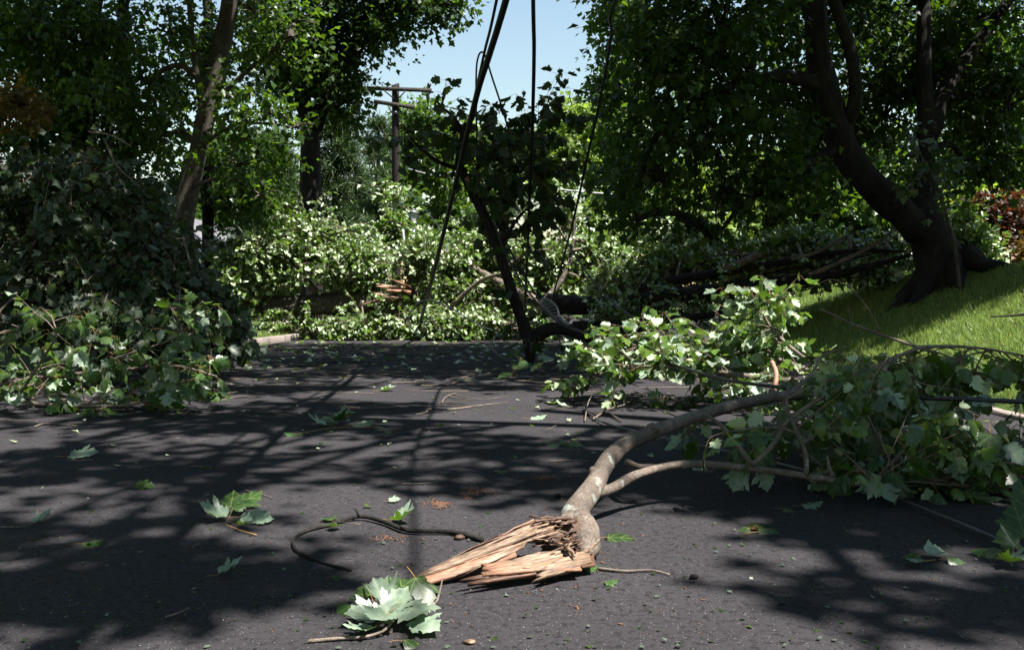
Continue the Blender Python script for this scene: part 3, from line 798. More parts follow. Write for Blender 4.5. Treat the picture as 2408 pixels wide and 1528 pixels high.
for (nm, lab, vx, vy, Yd, rx, ry, lm) in far:
    g = gnd(vx, Yd); top = U(vx, vy - ry * .6, Yd)
    bl = [Bl(vx + rx * a, vy + ry * b, Yd + dy, rx * .5, ry * .45, 2.0) for a, b, dy in [(-.5, .1, 0), (.5, .1, .5), (0, -.45, 0), (-.3, -.3, 1), (.35, -.3, -.5), (0, .5, -1), (-.6, .6, 0), (.6, .65, 0)]]
    tree(nm, lab, "tree", [(np.array([g, g * .5 + top * .5, top]), [.25, .18, .05])], bl, 620, 10, 1.2, .27, M[lm], M['bark_dark'], droop=.4, tilt=.6, shell=.4, lr=.05, nsub=2, sub=3)

# --- golden japanese maple at the left border
def small_tree(name, label, trunkpts, R, bl, n, m, size, lm):
    tree(name, label, "tree", [(np.array(trunkpts), R)], bl, n, m, .5, size, M[lm], M['bark_dark'], droop=.45, tilt=.5, shell=.4, lr=.03, nsub=3)
small_tree("golden_maple", "small tree with golden orange leaves at the left border", [gnd(-120, 13.5), U(-100, 450, 13.5), U(-60, 300, 13.4), U(0, 250, 13.3)], [.09, .07, .05, .02],
           [Bl(40, 240, 13.3, 60, 25, .4), Bl(10, 285, 13.2, 40, 20, .3), Bl(75, 270, 13.2, 30, 22, .3), Bl(-30, 430, 13.4, 55, 60, .4)], 130, 11, .09, 'leaf_gold')

# --- trees beside the road just outside the picture; their crowns roof the road and dapple it
tree("roadside_maple", "roadside maple whose crown roofs the road with shade", "tree",
     [(np.array([[9.0, 3.0, 1.4], [8.8, 3.2, 4], [8.2, 3.6, 7], [7.2, 4.2, 10], [6, 5, 12.5]]), [.4, .32, .27, .2, .1]),
      (np.array([[8.2, 3.6, 7], [6, 4.5, 8.6], [3.8, 5, 9.6], [1.6, 5.2, 10.4]]), [.16, .12, .09, .05])],
     [(1.2, 0.0, 10.2, 1.3, 1.0, .6), (2.2, 1.0, 9.6, 1.2, .7, .6), (4.8, -0.9, 10.0, 1.2, .6, .6), (6.5, 1.7, 10.0, 1.1, .3, .35, 3), (7.0, .7, 10.0, 1.0, .22, .3, 3), (5.75, .75, 10.0, .42, .14, .25, 3), (3.4, .95, 10.0, .55, .25, .3, 3), (2.0, .4, 10.2, 1.0, .3, .3, 3), (6.0, 2.6, 10, .9, .25, .3, 3), (3.0, 1.7, 10.2, .8, .3, .4, 1.3), (6.4, 2.8, 10.0, 1.3, 1.0, .7), (5.4, 3.9, 10.3, 1.2, .7, .6), (7.4, 3.7, 10, 1.2, .9, .7), (8.6, 1.4, 10.5, 1.4, 1.1, .8), (8.0, 0.0, 10.4, 1.2, .9, .6), (2.2, 2.8, 10.4, 1.5, .9, .5), (4.6, 2.9, 10.0, 1.4, .7, .6),
      (6.2, -1.6, 9.8, 1.3, .8, .6), (3.6, -1.6, 10.4, 1.1, .7, .5), (0.6, 1.8, 11, 1.0, .8, .5), (7.6, 3.0, 11, 1.2, .8, .6), (6.3, 3.6, 10.4, 1.3, .7, .6)],
     1180, 12, .6, .17, M['leaf_tree'], M['bark_dark'], droop=.3, tilt=.4, shell=.3, clump=.25, ck=1.1)
tree("roadside_oak", "roadside oak left of the view whose boughs shade the road", "tree",
     [(np.array([[-9.0, 9.0, .3], [-8.8, 9.2, 4], [-8.0, 9.4, 7.5], [-7, 9.6, 10.5]]), [.4, .32, .27, .15]),
      (np.array([[-8.4, 9.3, 6.5], [-5, 9.6, 9], [-2, 9.8, 10.4], [1.2, 9.6, 11]]), [.18, .13, .09, .04])],
     [(-1.2, 3.2, 10.4, 1.4, .9, .6), (3.5, 4.5, 10.8, 1.1, .6, .6), (-2.8, 5.0, 10, 1.5, 1.0, .7), (-1.2, 6.6, 10.4, 1.6, 1.0, .7), (-3.6, 8.0, 9.8, 2, 1.3, .9), (-.6, 8.6, 10.2, 1.9, 1.0, .8), (1.6, 8.4, 11, 1.4, .9, .7), (-5.4, 9.8, 9.4, 2, 1.4, 1),
      (2.0, 4.8, 11, 1.2, .7, .5), (-.6, 1.0, 10.8, 1.3, .8, .5), (-2.4, 1.6, 10.4, 1.3, .8, .5), (3.2, 5.7, 10.4, 1.2, .45, .4), (2.4, 7.2, 10.6, 1.3, .4, .4), (4.6, 7.6, 10, 1.0, .4, .4), (3.6, 9.0, 10.4, 1.5, .5, .5), (1.0, 6.8, 10.4, 1.0, .5, .4), (-1.6, 10.0, 9.8, 1.8, .9, .7)],
     1250, 12, .7, .17, M['leaf_tree'], M['bark_dark'], droop=.3, tilt=.4, shell=.3, clump=.15, ck=1.1,
     extra=([(-6.5, 0, 11, 2.6, 3, 1.4), (-4.6, 4, 11.4, 2.4, 3, 1.2), (-6.8, 7, 11, 2.4, 3, 1.4), (-4.2, 9, 11.6, 2.2, 2.4, 1.2), (-7, 12, 10.6, 2.4, 3, 1.4), (-4.4, 14.5, 11, 2.2, 3, 1.2), (-7.2, 17, 10.6, 2.4, 2.6, 1.3), (-3.2, -1, 11.6, 2.2, 2.4, 1.2), (-3.4, 18.5, 11.4, 2.0, 2.0, 1.2)], 1500, 12, 1.1, .3))  # extra: unseen high crown added over the left side to block sky light
# unseen trees added behind and beside the viewpoint to block most of the sky light
for (nm, lab, x, y, bl) in [("back_left_sky_blocker", "unseen tree added behind the viewpoint at left to block sky light", -7.5, -5.0, [(-6, -5, 8, 4, 3.5, 3.5), (-2, -5, 11, 3.5, 3.5, 2.5), (-9, -2, 6, 3, 4, 3.5)]),
                            ("back_right_sky_blocker", "unseen tree added behind the viewpoint at right to block sky light", 8.0, -6.0, [(7, -6, 8, 4, 3.5, 3.5), (3, -5.5, 11, 3.5, 3, 2.5), (11, -3, 6, 3, 3.5, 4)]),
                            ("left_sky_blocker", "unseen tree added beyond the left verge to block sky light", -11.0, 4.0, [(-10.5, 4, 6, 2.5, 4.5, 4), (-9.5, 6, 10, 2.5, 3.5, 2.5), (-8.5, 1.5, 9, 2.5, 3, 3)]),
                            ("right_sky_blocker", "unseen tree added up the right bank to block sky light", 13.0, 7.0, [(13, 7, 6, 2.4, 5, 4), (13, 2, 6, 2.4, 3.5, 4), (14, 11, 7, 2.0, 2.5, 4)])]:
    bz = float(terrain(x, y)) - .1
    tree(nm, lab, "tree", [(np.array([[x, y, bz], [x + .1, y, 3], [x, y + .2, 6], [x - .1, y, 9]]), [.4, .33, .28, .12])], bl, 420, 11, 1.2, .36, M['leaf_dark'], M['bark_dark'], protos=KITE, droop=.3, tilt=.5, shell=.5, nsub=3)

# ------------------------------------------------------------------ house
HY = 26.0
def house():
    c = U(385, 640, HY); c[2] = float(terrain(c[0], c[1]))
    T = thing("house", "white clapboard house with steep gable behind the left trees", "house", c)
    xr_ = U(476, 600, HY)[0]; zE = U(476, 603, HY)[2]; xa = U(405, 600, HY)[0]; zA = U(405, 508, HY)[2]
    x_l = 2 * xa - xr_; slope = (zA - zE) / (xr_ - xa)
    bh = .17; z = c[2]; k = 0
    while z < zA - .1:
        half = (xr_ - xa) if z < zE else (zA - z - .05) / slope
        if half > .1:
            mb = MB(); box(mb, (xa, HY + .02, z + bh / 2), (2 * half, .03, bh * .98), rotm(x=.07))
            part(T, "clapboard", mb, M['white_paint'])
        z += bh; k += 1
    mb = MB(); box(mb, (xa, HY + 3.05, (c[2] + zE) / 2), (xr_ - x_l - .06, 6.0, zE - c[2])); part(T, "wall", mb, M['white_paint'])
    for s in (-1, 1):
        mb = MB()
        ox = .35; e = xa + s * ((xr_ - xa) + ox); ze = zE - ox * slope
        V = [(xa, HY - .3, zA + .08), (e, HY - .3, ze + .08), (e, HY + 6.3, ze + .08), (xa, HY + 6.3, zA + .08)]
        V += [(x, y, zz - .12) for x, y, zz in V]
        mb.add(V, [[[0, 1, 2, 3], [7, 6, 5, 4], [0, 4, 5, 1], [1, 5, 6, 2], [2, 6, 7, 3], [3, 7, 4, 0]]])
        part(T, "roof", mb, M['roof'])
        mb = MB()
        a = np.array([xa, HY - .33, zA - .06]); b = np.array([e, HY - .33, ze - .06])
        tube(mb, [a, b], [.07, .07], 4, 1); part(T, "fascia_board", mb, M['white_paint'])
        mb = MB(); box(mb, (xa + s * (xr_ - xa), HY - .02, (c[2] + zE) / 2), (.12, .1, zE - c[2])); part(T, "corner_board", mb, M['white_paint'])
    wx, wz = U(452, 612, HY)[0], U(452, 612, HY)[2]
    mb = MB(); box(mb, (wx, HY - .03, wz - .3), (.75, .06, 1.2)); wnd = part(T, "window", mb, M['white_paint'])
    mb = MB(); box(mb, (wx, HY - .065, wz - .3), (.62, .02, 1.06)); pn = part(wnd, "pane", mb, M['pane']) if False else None
    me = mb.mesh("pane", M['pane'], tuple(T.location)); link("pane", me, wnd)
house()

# ------------------------------------------------------------------ grass
def grass(name, label, x0, x1, y0, y1, n, h):
    x = rng.uniform(x0, x1, n); y = rng.uniform(y0, y1, n)
    ok = ((x > xr(y) + .16) | (x < xl(y) - .16)); x = x[ok]; y = y[ok]
    z = terrain(x, y) - .01
    N = nrm(rng.standard_normal((len(x), 3)) * np.array([1, 1, .2])); A = nrm(np.array([0, 0, 1.0]) + .55 * rng.standard_normal((len(x), 3)))
    A[:, 2] = np.abs(A[:, 2]) + .2
    S = h * rng.uniform(.5, 1.3, len(x))
    mb = MB(); add_leaves(mb, np.stack([x, y, z], -1), nrm(A), N, S, [[(np.array([(-.06, 0, 0), (.06, 0, 0), (.0, 1, .2)]), [[0, 1, 2]], 0)]])
    solo(name, mb, M['grass'], (0, 0, 0), label, "grass", kind="stuff")
grass("grass", "green mown grass on the sloping bank at right", 4.1, 9.5, 6.5, 17.5, 120000, .085)
grass("grass", "green grass on the verge behind the left kerb", -9, -4.2, 13, 22, 45000, .085)
grass("grass", "dim grass further up the shaded bank at right", 4.5, 16, 17.5, 26, 30000, .12)

# ------------------------------------------------------------------ fallen tree masses
def fallen(name, label, cat, limbs, blobs, n, m, size, nobj=300, lm=None, seed=0, length=.5, stem_r=.008, every=1, flip=.45, tilt=.9, droop=.35, shell=.45, group=None, bm='bark_mid', clump=0.0, sub=5, meshes=None, shoots=0, sl=.9):
    """limbs: list of (name, points, radii, material)"""
    base = np.array(limbs[0][1][0], float)
    T = thing(name, label, cat, base, group)
    pts = []
    for (nm, P, R, bmat) in limbs:
        mb = MB(); tube(mb, P, R, 10, sub, True, rough=.012, lump=.09); part(T, nm, mb, M[bmat], True)
        pts.append(catmull(P, 4))
    pts = np.concatenate(pts)
    C, D, P, A, N, S = sprays(blobs, n, m, length, size, droop, tilt, flip, shell, ground=lambda x, y: np.maximum(terrain(x, y), 0), clump=clump, nb=(.25, -.5, .8))
    tw = MB(); stems(tw, C, D, length, stem_r, every)
    for b in blobs:
        c = np.array(b[:3]); rr = np.array(b[3:6])
        a = pts[np.argmin(np.linalg.norm(pts - c, axis=1))]
        limb_to(tw, a, c, stem_r * 4, stem_r * 2.5, .1, 5)
        for _ in range(9):
            e = c + nrm(rng.standard_normal(3)) * rr * rng.uniform(.7, 1.05); e[2] = max(e[2], .06)
            limb_to(tw, c, e, stem_r * 2.2, stem_r * .7, .06, 4)
    if shoots:
        eP, eA, eN, eS = [], [], [], []
        for _ in range(shoots):
            b = blobs[int(rng.integers(0, len(blobs)))]; c = np.array(b[:3]); rr = np.array(b[3:6])
            d = nrm(np.array([rng.normal() * .8, -abs(rng.normal()) * .35, rng.uniform(.2, 1.0)])); p = c + d * rr * .75; pts_ = [p - d * .35, p.copy()]
            L = sl * rng.uniform(.4, 1.2); ns = max(4, int(L / .07)); st = L / ns
            for q in range(ns):
                d = nrm(d + np.array([0, 0, -.11]) + rng.standard_normal(3) * .07); p = p + d * st; pts_.append(p.copy())
                s_ = nrm(np.cross(d, [0, 0, 1.0]))
                for sg in (-1, 1):
                    eP.append(p + rng.standard_normal(3) * .01); eA.append(nrm(s_ * sg * .8 + d * .6 + np.array([0, 0, -.7]) + rng.standard_normal(3) * .25)); eN.append(nrm(np.array([.25, -.4, .8]) + .6 * rng.standard_normal(3)) * (-1 if rng.random() < .45 else 1)); eS.append(size * rng.uniform(.6, 1.2))
            tube(tw, pts_, np.linspace(stem_r * 1.1, stem_r * .35, len(pts_)), 4, 1, False)
        P = np.vstack([P, eP]); A = np.vstack([A, eA]); N = np.vstack([N, eN]); S = np.concatenate([S, eS])
    part(T, "twigs", tw, M['twig'], True, kind="stuff")
    vis = visible_first(P, S, nobj)
    mask = np.ones(len(P), bool); mask[vis] = False
    leaf_objects(T, P[vis], A[vis], N[vis], S[vis], meshes or MID_ME)
    mb = MB(); add_leaves(mb, P[mask], A[mask], N[mask], S[mask], LOWP)
    part(T, "foliage", mb, M[lm or 'leaf_fallen'], kind="stuff")
    return T
def zed(p, z): p = np.array(p, float); p[2] = z; return p

# trunk across the road with its leafy crown to the left
F1 = fallen("fallen_tree", "fallen tree with thick trunk and leafy mound across the far road", "tree",
    [("trunk", path([(905, 712, 20.6), (830, 712, 20.4), (740, 716, 20.2), (640, 722, 20.2), (560, 705, 20.6), (480, 690, 21)]), [.24, .26, .25, .24, .19, .13], 'bark_mid'),
     ("limb", path([(760, 705, 20.3), (700, 640, 20.2), (640, 580, 20.2), (600, 545, 20.2)]), [.1, .06, .03, .015], 'bark'),
     ("limb", path([(640, 715, 20.2), (560, 660, 20), (500, 640, 19.8), (420, 640, 19.6)]), [.09, .06, .035, .02], 'bark')],
    [Bl(560, 620, 20.6, 65, 45, .8), Bl(640, 590, 20.4, 80, 55, .9), Bl(720, 570, 20.6, 80, 45, .9), Bl(800, 610, 20.6, 80, 50, .9), Bl(860, 610, 20.8, 50, 40, .7), Bl(700, 638, 20.2, 130, 34, .6), Bl(850, 660, 20.8, 55, 35, .6),
     Bl(560, 675, 20, 60, 30, .6), Bl(650, 752, 20, 60, 20, .4, .8), Bl(740, 778, 19.8, 110, 16, .5, .8), Bl(860, 775, 19.8, 80, 18, .5, .8), Bl(720, 525, 20.4, 30, 10, .2, .7), Bl(810, 540, 20.4, 30, 12, .2, .7), Bl(930, 745, 20, 60, 35, .6)],
    2300, 11, .098, lm='leaf_fallen', length=.5, flip=.48, tilt=.7, clump=.28, shoots=110)
# jagged torn end of that trunk
def splinter(mb, a, b, w0, t0, w1=.15, seed=0, up=(0, 0, 1), segs=5, mi=0):
    """a tapering torn sliver from a to b, w0 wide, t0 thick"""
    a = np.asarray(a, float); b = np.asarray(b, float); d = nrm(b - a); L = np.linalg.norm(b - a)
    s = nrm(np.cross(d, np.asarray(up, float) + rng.standard_normal(3) * .15)); u = np.cross(s, d)
    V = []
    bow = rng.normal() * .03 * L; bow2 = rng.normal() * .03 * L
    for k in range(segs + 1):
        t = k / segs
        c = a + (b - a) * t + u * bow * math.sin(PI * t) + s * bow2 * math.sin(PI * t)
        wv = w0 * ((1 - t) ** .7 * (1 - w1) + w1) * rng.uniform(.8, 1.2); tv = t0 * (1 - .75 * t) * rng.uniform(.75, 1.25)
        j = rng.standard_normal(4) * t0 * .25
        V += [c - s * wv / 2 + u * j[0], c + u * (tv / 2 + j[1]), c + s * wv / 2 + u * j[2], c - u * (tv / 2 + j[3])]
    F = []
    for k in range(segs):
        for q in range(4): F.append([k * 4 + q, k * 4 + (q + 1) % 4, k * 4 + 4 + (q + 1) % 4, k * 4 + 4 + q])
    F += [[3, 2, 1, 0], [segs * 4, segs * 4 + 1, segs * 4 + 2, segs * 4 + 3]]
    mb.add(V, [F], mi)
for (x0, y0, x1, y1, wd) in [(945, 700, 880, 690, .12), (950, 690, 885, 676, .14), (960, 685, 895, 668, .12), (955, 695, 870, 708, .12), (965, 680, 915, 655, .1), (935, 705, 850, 716, .1), (970, 690, 900, 684, .14), (960, 700, 905, 700, .14)]:
    mb = MB(); splinter(mb, U(x0 + 5, y0, 20.0), U(x1, y1, 19.2 + rng.random() * .3), wd, .07); part(F1, "splinter", mb, M['wood_pink' if rng.random() < .5 else 'wood'])

F2 = fallen("fallen_treetop", "fallen leafy tree crown piled behind the tangled wires", "tree",
    [("limb", path([(1330, 745, 18.5), (1240, 700, 19.5), (1150, 650, 20), (1060, 600, 20.3), (1010, 570, 20.3)]), [.17, .12, .08, .05, .025], 'bark'),
     ("limb", path([(1270, 720, 19), (1330, 640, 19.6), (1350, 540, 20), (1340, 480, 20)]), [.07, .05, .03, .012], 'bark_mid'),
     ("limb", path([(1160, 660, 20), (1230, 600, 19.8), (1300, 585, 19.6)]), [.06, .04, .015], 'bark'),
     ("limb", path([(1060, 720, 19.6), (1130, 660, 19.4), (1190, 640, 19.2)]), [.06, .04, .02], 'bark')],
    [Bl(1010, 600, 20.6, 60, 50, .8), Bl(1090, 600, 20.8, 80, 50, .9), Bl(1190, 620, 20.8, 90, 50, .9), Bl(1290, 610, 20.6, 80, 60, .9), Bl(1330, 530, 20.6, 45, 55, .6), Bl(1400, 610, 20.6, 70, 50, .8), Bl(1460, 640, 20.2, 60, 40, .7),
     Bl(1020, 680, 20.4, 80, 40, .7), Bl(1130, 690, 20.4, 100, 45, .8), Bl(1260, 690, 20.4, 100, 45, .8), Bl(1400, 690, 20.2, 90, 40, .7), Bl(1000, 765, 19.6, 80, 28, .6), Bl(1110, 765, 19.6, 90, 30, .6), Bl(1220, 770, 19.4, 70, 26, .5), Bl(970, 640, 20.6, 40, 40, .6)],
    2800, 11, .098, lm='leaf_fallen', length=.5, flip=.48, tilt=.7, clump=.28, shoots=130)
F3 = fallen("fallen_limbs", "long bare-barked fallen limbs reaching from the road up the bank", "tree",
    [("limb", path([(1290, 715, 17.5), (1400, 718, 17), (1500, 712, 16.6), (1620, 690, 16.2), (1760, 672, 15.9), (1900, 655, 15.6), (2020, 632, 15.4), (2140, 600, 15.4)]), [.2, .19, .17, .14, .12, .09, .06, .03], 'bark_dark'),
     ("limb", path([(1480, 700, 16.8), (1560, 665, 16.6), (1700, 640, 16.2), (1850, 615, 15.9), (2000, 590, 15.6), (2130, 592, 15.4)]), [.1, .09, .08, .06, .04, .02], 'bark_dark'),
     ("limb", path([(1700, 640, 16.2), (1760, 610, 16), (1805, 588, 15.8)]), [.08, .075, .07], 'bark'),
     ("limb", path([(1350, 770, 16.5), (1450, 765, 16.2), (1560, 755, 15.8), (1700, 735, 15.5)]), [.12, .1, .08, .04], 'bark_dark'),
     ("limb", path([(1850, 615, 15.9), (1930, 590, 15.6), (1980, 560, 15.4), (2020, 545, 15.4)]), [.04, .03, .02, .01], 'bark'),
     ("limb", path([(1900, 650, 15.6), (2000, 605, 15.3), (2080, 560, 15.3), (2110, 520, 15.4)]), [.05, .035, .025, .01], 'bark')],
    [Bl(1470, 660, 17.6, 80, 40, .7), Bl(1560, 630, 17.6, 80, 45, .7), Bl(1660, 610, 17.4, 80, 45, .7), Bl(1760, 600, 17.2, 80, 40, .7), Bl(1870, 590, 17, 80, 35, .7), Bl(1980, 590, 16.8, 80, 35, .6), Bl(2080, 590, 16.6, 60, 40, .5),
     Bl(1500, 740, 16.6, 90, 30, .5, .6), Bl(1640, 720, 16.4, 90, 30, .5, .6), Bl(1780, 660, 16.4, 90, 30, .5, .8), Bl(1950, 640, 16, 90, 25, .5, .7), Bl(2060, 640, 15.8, 50, 20, .4, .6), Bl(1420, 780, 16.8, 60, 22, .4, .6), Bl(1600, 560, 18, 60, 40, .6, .7)],
    1700, 10, .10, lm='leaf_fallen', length=.45, flip=.5, tilt=.7, clump=.2, shoots=110, sl=.8)

for k in range(20):
    x0 = rng.uniform(1380, 1850); y0 = 725 - (x0 - 1400) * .13 + rng.uniform(-12, 12); d0 = 17.0 - (x0 - 1400) * .0026
    x1 = min(x0 + rng.uniform(180, 520), 2150); y1 = y0 - (x1 - x0) * rng.uniform(.05, .36); d1 = d0 - rng.uniform(-.2, .9)
    P = np.array([U(x0 + (x1 - x0) * t, y0 + (y1 - y0) * t ** 1.2 + rng.normal() * 7, d0 + (d1 - d0) * t) for t in (0, .25, .5, .75, 1)])
    P[:, 2] = np.maximum(P[:, 2], terrain(P[:, 0], P[:, 1]) + .05)
    mb = MB(); r0 = rng.uniform(.018, .04); tube(mb, P, np.linspace(r0, r0 * .25, 5), 6, 4, True, lump=.05); part(F3, "limb", mb, M['bark_dark' if rng.random() < .7 else 'twig'], True)
# greenery hanging on the broken pole
fallen("hanging_bough", "leafy bough draped over the broken pole beside the lamp", "branch",
    [("limb", path([(905, 520, 23.5), (925, 535, 23.4), (950, 560, 23.2), (975, 600, 23)]), [.02, .03, .03, .02], 'bark')],
    [Bl(935, 480, 23.6, 28, 40, .3), Bl(930, 540, 23.4, 40, 40, .35), Bl(985, 575, 23.2, 45, 28, .4), Bl(900, 450, 23.8, 25, 20, .3, .6)], 130, 9, .14, nobj=120)

# big shaded fallen crown, left
LF = fallen("shaded_fallen_treetop", "big shaded fallen tree top with limp leaves at left", "tree",
    [("trunk", path([(-60, 700, 11.5), (80, 690, 11.3), (200, 680, 11.2), (330, 680, 11.2), (450, 690, 11.5)]), [.16, .14, .11, .08, .05], 'bark_dark'),
     ("limb", path([(120, 690, 11.3), (150, 560, 11), (220, 440, 10.8), (260, 330, 10.8)]), [.09, .06, .035, .015], 'bark_dark'),
     ("limb", path([(-20, 640, 11.5), (60, 520, 11.2), (100, 400, 11)]), [.08, .05, .02], 'bark_dark'),
     ("limb", path([(250, 680, 11.2), (340, 600, 10.8), (430, 560, 10.6)]), [.06, .04, .015], 'bark_dark'),
     ("limb", path([(210, 310, 10.8), (260, 318, 10.7), (310, 345, 10.6)]), [.012, .012, .006], 'twig'),
     ("limb", path([(245, 325, 10.8), (275, 390, 10.7), (330, 440, 10.6)]), [.014, .012, .006], 'twig')],
    [Bl(60, 430, 11.4, 110, 60, .8, .6), Bl(200, 440, 11.2, 110, 70, .8, .6), Bl(60, 530, 11.2, 120, 70, .8), Bl(220, 540, 11, 110, 70, .7), Bl(350, 590, 10.9, 90, 60, .6), Bl(80, 650, 10.8, 130, 60, .7), Bl(250, 660, 10.6, 120, 60, .6), Bl(400, 670, 10.6, 90, 40, .5),
     Bl(80, 760, 10.2, 130, 50, .6), Bl(250, 770, 10, 120, 50, .6), Bl(400, 770, 10.2, 100, 45, .5), Bl(500, 790, 10.4, 70, 35, .5), Bl(470, 720, 10.8, 60, 35, .5), Bl(320, 480, 11, 60, 60, .5, .7), Bl(-40, 800, 9.6, 80, 60, .5)],
    1900, 9, .105, lm='leaf_shade_tone', length=.5, stem_r=.005, droop=1.1, tilt=.8, flip=.3, clump=.3, meshes=SHADE_TONE_ME, shoots=60, sl=.7)

# ------------------------------------------------------------------ hand placed branches with single leaves
def grow(mains, weights, n_tw, tlen, size, spacing, droop, upb=.2, t0=.2, spread=.9, r=.006, flip=.25, zmin=.04, lean=(0, 0, 0), zmax=99.0):
    """side twigs with leaves along the main paths -> tubes (list) and leaf arrays"""
    tw = []; LP = []; LA = []; LN = []; LS = []
    dense = [catmull(P, 6) for P in mains]
    wts = np.array(weights, float); wts /= wts.sum()
    for _ in range(n_tw):
        D = dense[rng.choice(len(dense), p=wts)]
        k = int(rng.uniform(t0, .999) * (len(D) - 1)); p = D[k].copy(); tg = nrm(D[k + 1] - D[k])
        d = nrm(tg * .5 + rng.standard_normal(3) * spread * np.array([1, .8, .7]) + np.array([0, 0, upb]) + np.array(lean))
        L = tlen * rng.uniform(.5, 1.3); ns = max(3, int(L / spacing)); st = L / ns
        pts = [p.copy()]
        for q in range(ns):
            d = nrm(d + np.array([0, 0, -.07]) + rng.standard_normal(3) * .10)
            if p[2] + d[2] * st < zmin: d[2] = abs(d[2]) * .2; d = nrm(d)
            if p[2] + d[2] * st > zmax: d[2] = -.15; d = nrm(d)
            p = p + d * st; pts.append(p.copy())
            if q < 1: continue
            s = nrm(np.cross(d, np.array([0, 0, 1.0]) + .3 * rng.standard_normal(3)))
            for sg in ((-1, 1) if q < ns - 1 else (-1, 0, 1)):
                if rng.random() < .12: continue
                a = nrm(s * sg * .9 + d * .5 + np.array([0, 0, -droop * rng.uniform(.4, 1.3)]) + rng.standard_normal(3) * .25)
                sz = size * rng.uniform(.5, 1.3)
                b = p + a * PET * sz
                if b[2] + a[2] * sz < .012:
                    a[2] = max((.012 - p[2]) / (1.55 * sz), -.9) if p[2] < .35 else a[2]; a = nrm(a); b = p + a * PET * sz
                    b[2] = max(b[2], .012)
                nn = nrm(np.array([0, 0, 1.0]) + d * rng.normal() * .5 + .55 * rng.standard_normal(3))
                if abs(np.dot(nn, a)) > .9: nn = nrm(np.array([0, -1, .3]))
                if rng.random() < flip: nn = -nn
                LP.append(b); LA.append(a); LN.append(nn); LS.append(sz)
        tw.append((np.array(pts), r * (1 - .8 * np.linspace(0, 1, len(pts)))))
    return tw, np.array(LP), np.array(LA), np.array(LN), np.array(LS)
def branch(name, label, limbs, grows, nobj=300, smooth=True, lowp=MIDP, meshes=None, lm='leaf_fallen'):
    base = np.array(limbs[0][1][0], float)
    T = thing(name, label, "branch", base)
    for (nm, P, R, bm) in limbs:
        mb = MB(); tube(mb, P, R, 14 if max(R) > .04 else 8, 6, True, rough=.006, lump=.05); part(T, nm, mb, M[bm], True)
    tws = MB(); LP, LA, LN, LS = [], [], [], []
    for kw in grows:
        tw, a, b, c, d = grow(**kw)
        for P, R in tw: tube(tws, P, R, 5, 2, False)
        LP.append(a); LA.append(b); LN.append(c); LS.append(d)
    part(T, "twigs", tws, M['twig'], True, kind="stuff")
    P = np.concatenate(LP); A = np.concatenate(LA); N = np.concatenate(LN); S = np.concatenate(LS)
    vis = visible_first(P, S, nobj, 6.0)
    mask = np.ones(len(P), bool); mask[vis] = False
    leaf_objects(T, P[vis], A[vis], N[vis], S[vis], meshes or HERO_ME)
    if mask.sum():
        mb = MB(); add_leaves(mb, P[mask], A[mask], N[mask], S[mask], lowp); part(T, "foliage", mb, [M[lm], M['petiole']], kind="stuff")
    return T

# --- snapped foreground limb
main = path([(1335, 1262, 3.50), (1352, 1205, 3.72), (1395, 1145, 3.97), (1432, 1080, 4.25), (1490, 1035, 4.5), (1620, 985, 4.85), (1760, 945, 5.2), (1950, 915, 5.6), (2060, 885, 5.9), (2125, 872, 6.1)])
sec = path([(1392, 1160, 3.93), (1440, 1148, 4.02), (1500, 1115, 4.15), (1600, 1092, 4.3), (1720, 1096, 4.33), (1850, 1112, 4.36), (1980, 1132, 4.38), (2080, 1140, 4.4), (2160, 1124, 4.45), (2280, 1142, 4.5), (2420, 1140, 4.55), (2560, 1110, 4.7)])
up1 = path([(1768, 1093, 4.33), (1815, 1048, 4.4), (1862, 983, 4.5), (1978, 908, 4.7), (2132, 829, 4.9), (2188, 815, 5.0), (2300, 818, 5.1), (2420, 838, 5.2)])
up2 = path([(1896, 1118, 4.36), (1893, 1065, 4.36), (1868, 1000, 4.38), (1850, 955, 4.45), (1855, 900, 4.6)])
up3 = path([(1768, 1092, 4.33), (1730, 1040, 4.45), (1690, 995, 4.6), (1655, 972, 4.7)])
up4 = path([(1960, 1120, 4.37), (1950, 1100, 4.4), (1945, 1072, 4.45)])
bk1 = path([(1960, 912, 5.6), (2060, 880, 5.4), (2130, 855, 5.4), (2230, 850, 5.4)])
bk2 = path([(1850, 930, 5.4), (1910, 880, 5.6), (1930, 840, 5.7), (1990, 815, 5.7)])
